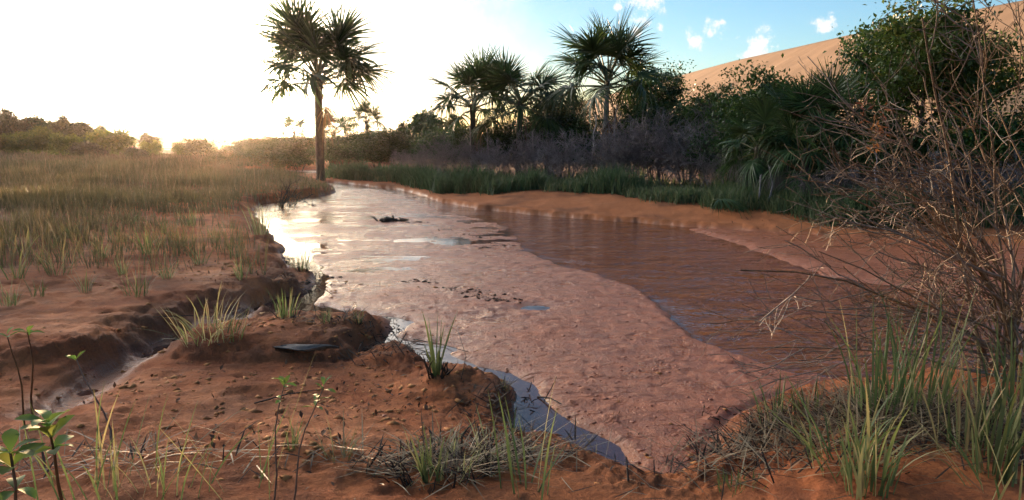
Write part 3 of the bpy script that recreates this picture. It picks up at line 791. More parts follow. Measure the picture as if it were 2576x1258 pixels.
# ------------------------------------------------------------------ bare grey thicket
def bare_proto(seed, n0, h, spread, c1, c2, c3, mname, r0=.016, name='bare_shrub'):
    rg = np.random.default_rng(seed)
    a = rg.uniform(0, 6.28, n0); s = np.linspace(0, 1, 6); lean = rg.uniform(.05, spread, n0)
    L = h * rg.uniform(.6, 1, n0)
    P = np.stack([.05 * np.cos(a)[:, None] + (np.sin(lean) * L * np.cos(a))[:, None] * s ** 1.2, .05 * np.sin(a)[:, None] + (np.sin(lean) * L * np.sin(a))[:, None] * s ** 1.2,
                  -.05 + (np.cos(lean) * L)[:, None] * s], 2)
    P[:, 1:] += rg.normal(0, .03 * h / 2, (n0, 5, 3))
    Rr = np.repeat((r0 * np.linspace(1, .4, 6))[None], n0, 0)
    root = empty(name, (0, 0, -500), 'x', 'shrub')
    B = Buf(); tubes(B, P, Rr, 5); link('stems', B.build('stems', True), M[mname], root)
    B = Buf()
    P1, R1 = grow(P, Rr, c1, h * .36, R(38), 5, (0, 0, .15), .16, .2, .65, rg); tubes(B, P1, R1, 3)
    P2, R2 = grow(P1, R1, c2, h * .20, R(42), 4, (0, 0, .05), .2, .15, .7, rg); tubes(B, P2, np.maximum(R2, .0065), 3)
    P3, R3 = grow(P2, R2, c3, h * .10, R(45), 3, (0, 0, -.1), .25, .15, .8, rg); tubes(B, P3, np.maximum(R3, .0055), 3)
    link('twigs', B.build('twigs'), M[mname], root)
    root['h'] = h * 1.02
    return root
PR['bare1'] = bare_proto(21, 12, 2.3, .85, 7, 5, 3, 'greytwig')
PR['bare2'] = bare_proto(22, 9, 2.3, 1.05, 7, 5, 3, 'greytwig')
PR['bare3'] = bare_proto(23, 14, 2.3, .7, 6, 5, 3, 'greytwig')
BG = 'leafless grey shrubs along the far bank'
BARE = ((1010, 375, 30, 1.1, 'leafless grey shrub at the far left end of the bank'), (1065, 360, 27, 1.1, 'leafless grey shrub where the sand strip begins'),
    (1130, 345, 25, 1.0, 'leafless grey shrub left of the pale thin trunk'), (1195, 352, 24, 1.0, 'leafless grey shrub at the pale thin trunk'),
    (1255, 345, 23, 1.0, 'leafless grey shrub right of the pale thin trunk'), (1320, 338, 22.5, 1.0, 'leafless grey shrub below the middle row palm'),
    (1385, 330, 21.5, 1.0, 'leafless grey shrub below the olive tree'), (1440, 322, 21, 1.0, 'leafless grey shrub left of the slim pale palm trunk'),
    (1545, 318, 20.5, 1.0, 'leafless grey shrub right of the slim pale palm trunk'), (1600, 290, 20.2, 1.0, 'tall leafless grey shrub under the ragged leafy tree'),
    (1665, 275, 19.6, 1.0, 'tallest leafless bluish shrub right of the ragged leafy tree'), (1725, 280, 19, 1.0, 'tall leafless bluish shrub below the dune edge'),
    (1780, 300, 18.4, 1.0, 'leafless bluish shrub under the round bright green tree'), (1835, 345, 17.4, 1.0, 'leafless grey shrub left of the drooping palm'),
    (1890, 395, 16.2, 1.0, 'leafless shrub under the drooping palm at left'), (1950, 410, 15.4, 1.0, 'leafless shrub under the middle drooping palm'),
    (2010, 420, 14.8, 1.0, 'leafless shrub right of the fallen frond'), (2075, 415, 14.3, 1.0, 'leafless shrub under the dark thicket palms'),
    (2140, 410, 14.0, 1.0, 'leafless shrub left of the hanging orange leaves'), (2210, 400, 13.8, 1.1, 'leafless shrub behind the left twigs of the bare bush'),
    (2300, 390, 13.6, 1.1, 'leafless shrub behind the middle of the bare bush'), (2400, 380, 13.6, 1.2, 'leafless shrub behind the right of the bare bush'), (2510, 370, 13.6, 1.2, 'leafless shrub behind the bare bush at the right edge'))
for q, (px, top, Yd, ws, lab) in enumerate(BARE):
    put('bare%d' % (q % 3 + 1), px, top, Yd, ws, lab, BG, cat='shrub')
# slim pale dead stems standing in the thicket
def pole(px, top, Yd, label, wob=.1, r=.03, mn='pale_bark'):
    p = stand(px, Yd); h = at_y(px, top, Yd).z - p.z
    rg = np.random.default_rng(int(px)); s = np.linspace(0, 1, 9)
    P = np.stack([np.cumsum(rg.normal(0, wob * .3, 9)), np.cumsum(rg.normal(0, wob * .3, 9)), -.1 + (h + .1) * s], 1); P[0, :2] = 0
    B = Buf(); tubes(B, P[None], (r * np.linspace(1.2, .5, 9))[None], 6)
    root = empty('bare_pole_tree', p, label, 'dead tree', 'pale dead stems in the thicket')
    link('trunk', B.build('trunk', True), M[mn], root)
    B = Buf(); P1, R1 = grow(P[None], (r * np.linspace(1.2, .5, 9))[None], 7, h * .16, R(45), 5, (0, 0, .3), .15, .5, .5, rg); tubes(B, P1, R1, 4)
    link('twigs', B.build('twigs'), M[mn], root)
pole(1182, 318, 24.5, 'pale thin dead stem under the leftmost row palm', .1)
pole(1484, 290, 21.5, 'pale dead stem left of the slim palm trunk', .1, .025)
pole(1552, 262, 22.2, 'pale crooked dead stem right of the slim palm trunk', .12, .03)
pole(1240, 330, 24.2, 'short pale dead stem between the two left row palms', .12, .022)
pole(1345, 330, 23.0, 'pale dead stem under the middle row palm', .12, .022)
pole(1905, 440, 14.9, 'grey dead stem left in the right thicket', .08, .02, 'greytwig')
pole(1935, 420, 14.8, 'grey dead stem in the middle of the right thicket', .08, .022, 'greytwig')
pole(2200, 380, 13.2, 'grey dead stem at the right of the thicket', .08, .02, 'greytwig')

# ------------------------------------------------------------------ grass masses
def scatter(n, fx, seed):
    rg = np.random.default_rng(seed); return fx(rg, n)
def grass_mass(name, XY, hmin, hmax, wid, matn, label, seed, leanm=.35, droopm=.9, k=4, tone=None):
    rg = np.random.default_rng(seed); n = len(XY)
    z = terrain(XY[:, 0], XY[:, 1]); ok = z > .05
    XY = XY[ok]; z = z[ok]; n = len(XY)
    r = np.hypot(XY[:, 0], XY[:, 1])
    base = np.stack([XY[:, 0], XY[:, 1], z - .02], 1)
    B = Buf()
    patch = np.clip(.5 + fbm(XY[:, 0], XY[:, 1], 1.3 if matn == 'fringe' else 3.0, 3, seed) * 1.1, 0, 1)
    L = rg.uniform(hmin, hmax, n) * (.45 + .75 * patch)
    W = wid * np.maximum(1, r / 9) * rg.uniform(.7, 1.3, n)
    tn = rg.uniform(0, 1, n) * .6 + .4 * (1 - patch) if tone is None else np.clip(rg.normal(tone, .2, n), 0, 1)
    blades(B, base, rg.uniform(0, 6.28, n), L, W, rg.uniform(0, leanm, n), rg.uniform(.1, droopm, n), k, tn, rg)
    o = link(name, B.build(name), M[matn]); tag(o, label, None, None, 'stuff'); return o
def clumped(rg, cx, cy, per, sig):
    n = len(cx)
    return np.stack([np.repeat(cx, per) + rg.normal(0, 1, n * per) * np.repeat(sig, per), np.repeat(cy, per) + rg.normal(0, 1, n * per) * np.repeat(sig, per)], 1)
rg = np.random.default_rng(5)
# meadow on the left, ever further out
nc = 6500
u_ = rg.uniform(0, 1, nc); Yc = 7.5 * (58 / 7.5) ** (u_ ** .85); pxc = rg.uniform(-150, 860, nc)
xc = (pxc / 2575 - .5) * 1024 / FOC * Yc
pm = polysd(PLAT, xc, Yc); gap = fbm(xc, Yc, 2.2, 3, 88)
keep = (pm > .35) & (rg.uniform(0, 1, nc) < (sstep(8, 21, Yc + (500 - pxc) * .009) * .92 + .17) * sstep(-.5, .25, gap + sstep(14, 30, Yc)))
XY = clumped(rg, xc[keep], Yc[keep], 14, .05 + Yc[keep] * .006)
grass_mass('meadow_grass', XY, .10, .40, .0040, 'meadow', 'brownish green meadow grass covering the left bank', 31)
XY = clumped(rg, xc[keep], Yc[keep], 1, .1 + Yc[keep] * .01)[::2]
grass_mass('dry_stalks', XY, .45, .85, .0016, 'straw', 'thin dry flower stalks standing above the meadow grass', 34, .3, .5)
# grass belt on the far bank
nc = 2600
pxc = rg.uniform(830, 2800, nc)
Ys = np.interp(pxc, [830, 1000, 1100, 1200, 1400, 1600, 1800, 2000, 2150, 2400, 2800], [30, 26.5, 21.8, 20.5, 19.2, 17.4, 15.6, 14.0, 13.2, 12.8, 12.8])
Yc = Ys + rg.exponential(1.1, nc) - .2 + fbm(pxc / 40, pxc * 0, 1.0, 3, 66) * .5
xc = (pxc / 2575 - .5) * 1024 / FOC * Yc * 1.0
XY = clumped(rg, xc, Yc, 16, np.full(nc, .10))
grass_mass('bank_grass', XY, .2, .72, .0050, 'fringe', 'green grass belt along the far sandy bank', 32, .45, 1.3)

# ------------------------------------------------------------------ tufts
def tuft_mesh(n, h, spread, wid, lean, droop, seed, dry=.35, k=6):
    rg = np.random.default_rng(seed); B = Buf()
    a = rg.uniform(0, 6.28, n); r = spread * np.sqrt(rg.uniform(0, 1, n))
    base = np.stack([r * np.cos(a), r * np.sin(a), np.full(n, -.02)], 1)
    tn = np.where(rg.uniform(0, 1, n) < dry, rg.uniform(.75, 1, n), rg.uniform(0, .55, n))
    blades(B, base, a + rg.normal(0, .5, n), h * rg.uniform(.45, 1.05, n), wid * rg.uniform(.7, 1.3, n), rg.uniform(.02, lean, n), rg.uniform(.05, droop, n) * 1.0, k, tn, rg)
    return B.build('blades')
def stubs_mesh(n, h, spread, seed, r=.006):
    rg = np.random.default_rng(seed); B = Buf()
    a = rg.uniform(0, 6.28, n); s = np.linspace(0, 1, 4); L = h * rg.uniform(.4, 1, n); ln = rg.uniform(.1, .9, n)
    P = np.stack([(spread * .5 * np.cos(a))[:, None] + (np.sin(ln) * L * np.cos(a))[:, None] * s, (spread * .5 * np.sin(a))[:, None] + (np.sin(ln) * L * np.sin(a))[:, None] * s, -.03 + (np.cos(ln) * L)[:, None] * s], 2)
    P[:, 1:] += rg.normal(0, h * .08, (n, 3, 3))
    tubes(B, P, np.repeat((r * np.linspace(1, .3, 4))[None], n, 0), 4)
    return B.build('dead_stubs')
def tuft(px, py, me, label, group=None, sc=1.0, matn='grass', rz=None, name='grass_tuft', cat='grass tuft', stub=None, pos=None):
    p = onland(px, py) if pos is None else pos
    root = empty(name, p, label, cat, group, rnd.uniform(0, 6.28) if rz is None else rz)
    root.scale = (sc, sc, sc)
    link('blades', me, M[matn], root)
    if stub: link('dead_stubs', stub, M['root'], root)['kind'] = 'stuff'
    return root
TM = [tuft_mesh(26, .34, .07, .0042, .5, 1.2, 400 + q) for q in range(5)]
TL = [tuft_mesh(34, .40, .10, .0036, .7, 1.6, 410 + q, .5) for q in range(3)]
STB = [stubs_mesh(12, .16, .12, 420 + q) for q in range(3)]
n = 0
spots = [(40, 700), (95, 745), (150, 690), (215, 735), (60, 640), (130, 625), (255, 650), (310, 690), (290, 610), (375, 640), (420, 700), (345, 745), (25, 770), (180, 600), (460, 625), (410, 590),
         (85, 585), (240, 575), (505, 665), (540, 610), (590, 650), (20, 610), (330, 565), (480, 570), (575, 575), (610, 700)]
spots.sort(key=lambda p: p[1]); ROWS = []
for q in range(0, len(spots), 7): ROWS.append(sorted(spots[q:q + 7]))
ORD = ('first', 'second', 'third', 'fourth', 'fifth', 'sixth', 'seventh')
for q, (a, b, lb) in enumerate((a, b, 'small grass tuft on the left bank, %s from the left in the %s row' % (ORD[k], ('farthest', 'second farthest', 'second nearest', 'nearest')[r])) for r, row in enumerate(ROWS) for k, (a, b) in enumerate(row)):
    tuft(a, b, TM[q % 5] if q % 3 else TL[q % 3], lb, 'grass tufts scattered on the left bank', rnd.uniform(.7, 1.15))
tuft(655, 590, tuft_mesh(46, .55, .13, .0050, .35, .5, 430, .6), 'dry reedy tuft at the water edge on the left bank below the palm', None, 1.0)
tuft(760, 680, TM[1], 'tuft of grass leaning from the overhanging bank corner above the channel', None, 1.0, stub=STB[0])
tuft(720, 800, tuft_mesh(30, .30, .07, .0048, .3, .5, 431, .2), 'upright green tuft at the edge of the puddle on the left', None, 1.0, stub=STB[1])
tuft(520, 852, tuft_mesh(60, .42, .18, .0042, 1.0, 1.9, 432, .75), 'large drooping straw coloured tuft on the mound beside the seep', None, 1.0)
tuft(575, 850, tuft_mesh(26, .32, .10, .0044, .7, 1.3, 433, .4), 'green drooping tuft on the right half of the mound top', None, 1.0)
tuft(1098, 945, tuft_mesh(13, .46, .02, .0068, .32, .35, 434, .1), 'lone upright grass plant on dark root stump beside the channel', None, 1.0, 'reed', stub=stubs_mesh(16, .17, .08, 435, .009))
tuft(900, 812, TM[2], 'short tuft on the dark eroded nub by the channel', None, .5, stub=STB[2])
tuft(820, 812, TM[0], 'short tuft on the mound top beside the orange crumbling face', None, .5, stub=STB[0])
tuft(1270, 985, TM[3], 'dark stubbly tuft at the channel bend', None, .32, stub=stubs_mesh(26, .13, .2, 436, .005))
tuft(850, 1160, TL[0], 'small low tuft on the sandy foreground left of the big straw clump', None, .55)
tuft(735, 1130, TM[4], 'tiny sparse tuft in the middle of the foreground sand', None, .5)
tuft(1085, 1215, tuft_mesh(14, .30, .03, .0055, .3, .4, 437, .1), 'bright green upright tuft in the middle of the bottom straw clump', None, 1.0, 'reed')
tuft(1110, 1180, tuft_mesh(80, .27, .20, .0032, 1.4, 1.6, 438, .8), 'sprawling straw clump with dark roots at the bottom centre', None, 1.0, 'grass', stub=stubs_mesh(50, .16, .40, 439, .006))
tuft(1230, 1150, tuft_mesh(60, .24, .22, .0036, 1.4, 1.5, 440, .9), 'dark tangled straw clump right of the bottom straw clump', None, 1.0, stub=stubs_mesh(40, .16, .3, 441, .006))
tuft(1330, 1235, tuft_mesh(12, .55, .12, .0050, .45, .3, 442, .2), 'few long green blades at the bottom right of the straw clump', None, 1.0, 'reed')
tuft(200, 1250, tuft_mesh(12, .50, .16, .0040, .5, .6, 443, .3), 'long green blades at the bottom edge beside the leafy seedling', None, 1.0, 'reed')
tuft(330, 1252, tuft_mesh(17, .42, .22, .0038, .6, .9, 444, .5), 'wide green grass clump at the bottom edge', None, 1.0, 'reed')
tuft(430, 1235, tuft_mesh(15, .38, .18, .0038, .6, 1.0, 445, .5), 'green grass clump with bent blades right of the wide bottom clump', None, 1.0, 'reed')
tuft(640, 1245, tuft_mesh(7, .62, .12, .0022, .6, .35, 446, .5), 'thin long yellow blades leaning across the foreground', None, 1.0, 'reed')
tuft(1860, 1225, tuft_mesh(60, .09, .09, .0024, .8, .6, 447, 0), 'small bright green moss-like tuft on sand at the lower right', None, 1.0)
# right bank reeds
RE = 'reed clumps on the right bank'
def reed(px, py, n, h, spread, label, seed, dry=.25, lean=.28, droop=.6, wid=.0095, stub=False, sc=1.0):
    tuft(px, py, tuft_mesh(int(n * 1.2), h * .68, spread * 1.15, wid * .52, lean, droop, seed, dry, 7), label, RE, sc, 'reed', None, 'reed_clump', 'reeds', stubs_mesh(30, .18, spread * 2.2, seed + 50, .006) if stub else None)
reed(1945, 1075, 22, .50, .06, 'upright reed clump at the left tip of the right bank', 500, .3, .5, .9, .008, True)
reed(2030, 1040, 14, .34, .06, 'short reed clump behind the left tip clump on the right bank', 501, .2)
reed(2210, 1050, 34, .85, .12, 'tall green reed clump under the bare bush, left one', 502)
reed(2300, 1040, 34, .95, .13, 'tallest green reed clump under the bare bush', 503)
reed(2130, 1175, 46, .60, .14, 'wide arching reed clump in the middle of the right bank', 504, .35, .8, 1.2)
reed(2190, 1235, 30, .58, .08, 'broad-bladed reed clump in front of the arching clump', 505, .2, .3, .8, .011)
reed(2420, 1130, 26, .60, .10, 'reed clump right of the tallest clump', 506, .3)
reed(2490, 1200, 14, .70, .05, 'broad-bladed pale reed clump near the right edge', 507, .1, .2, .7, .014)
reed(2560, 1110, 36, .85, .16, 'dark reed clump at the right edge', 508, .3)
reed(2550, 1235, 26, .5, .15, 'low reed clump in the bottom right corner', 509, .4, .7, 1.0)

# straw and litter lying on the banks
def litter(name, regions, n, matn, label, seed, hmin, hmax, wid):
    rg = np.random.default_rng(seed); B = Buf(); XY = []
    for (px, py, sx, sy, wgt) in regions:
        c = at(px, py, .15); k = int(n * wgt)
        XY.append(np.stack([c.x + rg.normal(0, sx, k), c.y + rg.normal(0, sy, k)], 1))
    XY = np.concatenate(XY); z = terrain(XY[:, 0], XY[:, 1]); ok = z > .03; XY = XY[ok]; z = z[ok]; m = len(XY)
    base = np.stack([XY[:, 0], XY[:, 1], z + rg.uniform(0, .02, m)], 1)
    blades(B, base, rg.uniform(0, 6.28, m), rg.uniform(hmin, hmax, m), wid * rg.uniform(.6, 1.3, m), rg.uniform(1.0, 1.5, m), rg.uniform(-.1, .45, m), 4, rg.uniform(0, 1, m), rg)
    o = link(name, B.build(name), M[matn]); tag(o, label, None, None, 'stuff')
REG = [(1110, 1195, .22, .09, .15), (1250, 1140, .2, .1, .12), (1950, 1120, .25, .15, .16), (2150, 1180, .5, .2, .45), (2400, 1160, .4, .3, .45), (300, 1200, .5, .1, .06)]
litter('dry_straw', REG, 1700, 'straw', 'dry straw and grass litter lying on the near banks', 601, .10, .34, .0032)
litter('root_litter', REG + [(900, 830, .3, .1, .12), (1000, 880, .2, .12, .1), (1280, 1010, .12, .15, .12), (770, 705, .2, .2, .1)], 1500, 'root', 'dark roots and rotten stalks lying on the near banks', 602, .06, .2, .0045)
def clods(name, XY, smin, smax, flat, matn, label, seed):
    rg = np.random.default_rng(seed)
    z = terrain(XY[:, 0], XY[:, 1]); ok = z > .006; XY = XY[ok]; z = z[ok]; n = len(XY)
    O = np.array([(1, 0, 0), (-1, 0, 0), (0, 1, 0), (0, -1, 0), (0, 0, 1), (0, 0, -1), (.7, .7, .3), (-.7, .6, .35)], float)[:6]
    sz = (smin + (smax - smin) * rg.uniform(0, 1, n) ** 4)[:, None, None]
    a = rg.uniform(0, 6.28, n); ca, sa = np.cos(a)[:, None], np.sin(a)[:, None]
    V = O[None] * rg.uniform(.5, 1.4, (n, 6, 1)) + rg.normal(0, .22, (n, 6, 3))
    V[..., 0] *= 1.5; V[..., 2] *= flat
    V = np.stack([V[..., 0] * ca - V[..., 1] * sa, V[..., 0] * sa + V[..., 1] * ca, V[..., 2]], 2) * sz
    V += np.stack([XY[:, 0], XY[:, 1], z], 1)[:, None]
    T = np.array([(0, 2, 4), (2, 1, 4), (1, 3, 4), (3, 0, 4), (2, 0, 5), (1, 2, 5), (3, 1, 5), (0, 3, 5)])
    B = Buf(); B.add(V.reshape(-1, 3), T=(np.arange(n)[:, None, None] * 6 + T[None]).reshape(-1, 3), tone=np.repeat(rg.uniform(0, 1, n), 6))
    o = link(name, B.build(name), M[matn]); tag(o, label, None, None, 'stuff')
def patchy(XY, sd, k=.55): return XY[(fbm(XY[:, 0], XY[:, 1], .35, 3, sd) > -.02) | (np.random.default_rng(sd).uniform(0, 1, len(XY)) > k)]
def spread(regs, n, seed):
    rg = np.random.default_rng(seed); L = []
    for px, py, sx, sy, wgt in regs:
        c = at(px, py, .1); k = int(n * wgt); L.append(np.stack([c.x + rg.normal(0, sx, k), c.y + rg.normal(0, sy, k)], 1))
    return np.concatenate(L)
M['clod'] = leafmat('soil_clod', (.25, .085, .036), (.40, .14, .055), trans=0, rough=.9, spec=.2)
M['mudclod'] = leafmat('mud_clod', (.27, .088, .042), (.40, .135, .066), trans=0, rough=.55, spec=.35)
M['flake'] = leafmat('leaf_flake', (.05, .026, .015), (.16, .075, .035), (.28, .17, .09), trans=.1, rough=.8)
LAND = [(500, 1000, .9, .4, .2), (900, 1020, .6, .4, .2), (1200, 1040, .35, .25, .12), (700, 860, .7, .25, .16), (350, 720, 1.6, .8, .16), (900, 1180, .8, .25, .16), (2100, 1150, .5, .3, .1), (660, 710, .8, .3, .14), (920, 840, .3, .12, .08)]
clods('soil_crumbs', patchy(spread(LAND, 3200, 611), 6, .8), .003, .027, .5, 'clod', 'crumbs of red soil lying on the near banks', 612)
MUDR = [(1600, 960, .7, .5, .4), (1750, 1050, .5, .3, .25), (1400, 860, .8, .5, .2), (1500, 1100, .3, .2, .12), (1250, 760, 1.4, 1.2, .2)]
clods('mud_crumbs', patchy(spread(MUDR, 3800, 613), 5, .85), .002, .017, .34, 'mudclod', 'small crumbs standing up from the wet mud flat', 614)
def flakes():
    rg = np.random.default_rng(615); XY = patchy(spread(LAND + [(1400, 512, 1.5, .5, .12), (1750, 562, 1.2, .35, .12), (2000, 580, 1, .3, .08)], 2000, 616), 7, .9); z = terrain(XY[:, 0], XY[:, 1]); ok = z > .03; XY = XY[ok]; z = z[ok]
    B = Buf(); leaves(B, np.stack([XY[:, 0], XY[:, 1], z + .004], 1), np.full(len(XY), .012) * rg.uniform(.4, 1.7, len(XY)), rg, 2.5, 2.2)
    o = link('leaf_litter', B.build('leaf_litter'), M['flake']); tag(o, 'bits of dead leaf scattered over the near banks', None, None, 'stuff')
flakes()
# roots fringing the undercut edges
def fringe():
    rg = np.random.default_rng(77); B = Buf(); pts = []
    for seg in (SHORE_L[10:16], SHORE_L[19:26], SHORE_L[26:34], SHORE_R[0:4]):
        for (a, b), (c, d) in zip(seg[:-1], seg[1:]):
            A_ = at(a, b); C_ = at(c, d); k = int((C_ - A_).length * 34)
            for _ in range(k): pts.append(tuple(A_.lerp(C_, rg.uniform(0, 1))[:2]))
    P0 = np.array(pts) + rg.normal(0, .05, (len(pts), 2)); z = terrain(P0[:, 0], P0[:, 1])
    n = len(P0); s = np.linspace(0, 1, 4)
    d = unit(rg.normal(size=(n, 3)) * np.array([1, 1, .5])); L = rg.uniform(.05, .16, n)
    P = np.stack([P0[:, 0], P0[:, 1], np.maximum(z, 0) + .015], 1)[:, None] + d[:, None] * (L[:, None] * s[None])[..., None]
    P[..., 2] -= (L[:, None] * s[None] ** 2) * .5
    P[:, 1:] += rg.normal(0, .008, (n, 3, 3))
    tubes(B, P, np.repeat((.0045 * np.linspace(1, .3, 4))[None], n, 0), 3)
    o = link('bank_roots', B.build('bank_roots'), M['root']); tag(o, 'dark roots sticking out of the undercut bank edges', None, None, 'stuff')
fringe()

# ------------------------------------------------------------------ leafy seedlings
def leaf_mesh(L, Wd, seed, curl=.25):
    rg = np.random.default_rng(seed)
    s = np.array([0, .12, .35, .6, .82, 1.0]); wv = Wd * np.array([.06, .28, .75, 1, .72, .05])
    x = L * s; z = -curl * L * s ** 2 * .6 + .06 * L * np.sin(s * 3)
    V = []
    for a, b, c in zip(x, wv, z):
        V += [(a, -b, c + b * .32), (a, 0, c), (a, b, c + b * .32)]
    F = []
    for q in range(5):
        for e in range(2):
            i = q * 3 + e; F.append((i, i + 1, i + 4, i + 3))
    return mesh('leaf', np.array(V), [np.array(F)], {'tone': np.full(18, rg.uniform(0, 1))}, True)
LEAF = [leaf_mesh(.085, .022, 700 + q, .1 + .15 * q) for q in range(4)]
SLEAF = [leaf_mesh(.055, .010, 710 + q, .1 + .2 * q) for q in range(3)]
for l in LEAF + SLEAF: l.materials.append(M['plant'])
def seedling(px, py, Yd, base_px, label, whorls, lset, seed, r=.006, sc=1.0, side=0):
    """stem from the ground to the photo position of its tip; whorls = (fraction, leaves, scale)"""
    rg = random.Random(seed)
    tip = at_y(px, py, Yd); bx = at_y(base_px, py, Yd).x; base = ground(bx, Yd - rg.uniform(-.05, .1))
    root = empty('seedling', base, label, 'seedling')
    rel = tip - base; s = np.linspace(0, 1, 7)
    P = np.stack([rel.x * s ** 1.3 + .012 * np.sin(s * 7 + seed), rel.y * s, -.03 + (rel.z + .03) * s], 1)
    B = Buf(); tubes(B, P[None], (r * np.linspace(1.1, .5, 7))[None], 6)
    st = link('stem', B.build('stem', True), M['stem'], root)
    for fr, nl, ls in whorls:
        i = min(int(fr * 6), 5); f = fr * 6 - i; p = P[i] * (1 - f) + P[i + 1] * f
        a0 = rg.uniform(0, 6.28)
        for q in range(nl):
            up = -rg.uniform(.1, .9) if fr > .9 else -rg.uniform(-.1, .5)
            o = link('leaf', lset[rg.randrange(len(lset))], None, root, Vector(p) + Vector((0, 0, rg.uniform(-.012, .012))))
            o.rotation_euler = (rg.uniform(-.4, .4), up, a0 + q * 2.4); k = sc * ls * rg.uniform(.8, 1.15); o.scale = (k, k, k)
    return root
seedling(112, 1070, 2.15, 160, 'leafy seedling with broad sunlit green leaves at the lower left', [(1.0, 6, 1), (.93, 4, 1.05), (.86, 4, 1.0)], LEAF, 1, .007)
seedling(22, 1140, 2.0, 60, 'broad-leaved seedling cut by the left edge', [(1.0, 5, 1), (.92, 4, 1.1), (.8, 3, 1)], LEAF, 2, .007)
seedling(72, 835, 3.6, 60, 'thin seedling with a small yellow-green leaf rosette near the left edge', [(1.0, 5, 1), (.95, 2, .8)], SLEAF, 3, .006, 1.2)
seedling(24, 845, 3.5, 40, 'thin seedling with sparse leaves at the very left edge', [(1.0, 4, 1)], SLEAF, 4, .005, 1.2)
seedling(196, 905, 3.2, 290, 'bare thin stem with three small leaves on top, left foreground', [(1.0, 3, 1)], SLEAF, 5, .005, 1.1)
seedling(712, 968, 2.7, 680, 'spindly seedling with orange-green top leaves in the foreground', [(1.0, 5, 1), (.9, 2, .8)], SLEAF, 6, .004)
seedling(806, 975, 2.7, 715, 'slanting seedling with small narrow leaves right of the spindly one', [(1.0, 4, 1), (.92, 3, 1), (.84, 3, 1)], SLEAF, 7, .004)

# ------------------------------------------------------------------ bare bush at the right
def big_bush():
    rg = np.random.default_rng(900)
    p0 = ground(2.95, 4.25)
    root = empty('bare_bush', p0, 'large leafless bush with sunlit tangled twigs filling the right side', 'bush')
    dirs = []
    n0 = 17
    tg = [(1850, 700), (1880, 830), (1950, 760), (2120, 470), (2150, 560), (2060, 650), (2190, 420), (2240, 360), (2180, 250), (2330, 20), (2450, -60), (2560, -60),
          (2100, 610), (2260, 480), (2330, 400), (2000, 900), (2150, 740), (2420, 300), (2480, 200), (2250, 600), (2350, 640), (2200, 820)]
    allP, allR = [], []
    for q, (a, b) in enumerate(tg):
        Yd = 4.1 + rg.uniform(-.55, .75)
        e = np.array(tuple(at_y(a, b, Yd) - p0)); base = np.array([rg.normal(0, .08), rg.normal(0, .10), -.05])
        hgt = max(.15, min(e[2] * .75, 1.3))
        mid = np.array([rg.uniform(.0, .45), rg.normal(0, .25), hgt * rg.uniform(.55, .95)]) if b > 100 else np.array([.25 * e[0] + .1, rg.normal(0, .2), e[2] * .45])
        s = np.linspace(0, 1, 12)
        P = (1 - s)[:, None] ** 2 * base + 2 * (s * (1 - s))[:, None] * mid + s[:, None] ** 2 * e
        P[:, 2] += .05 * np.sin(s * 9 + q) * s; P[1:] += np.cumsum(rg.normal(0, .010, (11, 3)), 0)
        r0 = rg.uniform(.009, .015)
        allP.append(P); allR.append(r0 * np.linspace(1, .25, 12))
    for q in range(len(tg)):
        P = allP[q][None]; Rr = allR[q][None]
        B = Buf(); tubes(B, P, Rr, 6); br = link('branch', B.build('branch', True), M['twig'], root)
        B = Buf()
        tr = (-.25, -.05, .05)
        P1, R1 = grow(P, Rr, 8, .62, R(34), 7, tr, .13, .2, .62, rg, .4); tubes(B, P1, np.maximum(R1, .0032), 4)
        P2, R2 = grow(P1, R1, 4, .30, R(38), 5, (-.2, 0, .05), .16, .1, .7, rg, .5); tubes(B, P2, np.maximum(R2, .0021), 3)
        P3, R3 = grow(P2, R2, 2, .14, R(42), 4, (-.1, 0, .05), .18, .15, .8, rg, .6); tubes(B, P3, np.maximum(R3, .0016), 3)
        link('twigs', B.build('twigs'), M['twig'], br)
    # cluster of dry orange leaves still hanging on a twig
    for px, py, Yd, nn in ((2200, 335, 4.0, 13), (2172, 275, 4.0, 6), (2222, 300, 4.05, 5)):
        c = np.array(tuple(at_y(px, py, Yd) - p0)); B = Buf()
        C = c + rg.normal(size=(nn * 3, 3)) * np.array([.010, .010, .050])
        leaves(B, C, np.full(len(C), .012), rg, -.3, 3.2)
        o = link('dry_leaves', B.build('dry_leaves'), M['deadleaf'], root); o['label'] = 'hanging bunch of dry orange leaves'
M['deadleaf'] = leafmat('dry_orange_leaf', (.19, .075, .026), (.33, .15, .05), trans=.35)
big_bush()

# ------------------------------------------------------------------ single small things
def dead_branch(px, py, seed, label, h, spread, n0=6, matn='root', name='dead_shrub', r0=.012):
    p = onland(px, py); rg = np.random.default_rng(seed)
    root = empty(name, p, label, 'dead shrub')
    a = rg.uniform(-.6, 1.0, n0); ln = rg.uniform(.3, spread, n0); L = h * rg.uniform(.6, 1.1, n0); s = np.linspace(0, 1, 6)
    P = np.stack([(np.sin(ln) * L * np.cos(a))[:, None] * s, (np.sin(ln) * L * np.sin(a))[:, None] * s, -.05 + (np.cos(ln) * L)[:, None] * s ** 1.1], 2)
    P[:, 1:] += rg.normal(0, .03 * h, (n0, 5, 3)); Rr = np.repeat((r0 * np.linspace(1, .4, 6))[None], n0, 0)
    B = Buf(); tubes(B, P, Rr, 5); link('stems', B.build('stems', True), M[matn], root)
    B = Buf(); P1, R1 = grow(P, Rr, 7, h * .35, R(40), 5, (0, 0, .1), .15, .2, .7, rg); tubes(B, P1, R1, 3)
    P2, R2 = grow(P1, R1, 4, h * .15, R(40), 4, (0, 0, 0), .15, .2, .8, rg); tubes(B, P2, R2, 3)
    link('twigs', B.build('twigs'), M[matn], root)
dead_branch(700, 536, 31, 'dead leaning shrub with bare twigs over the glittering water', .95, 1.35, 8, r0=.022)
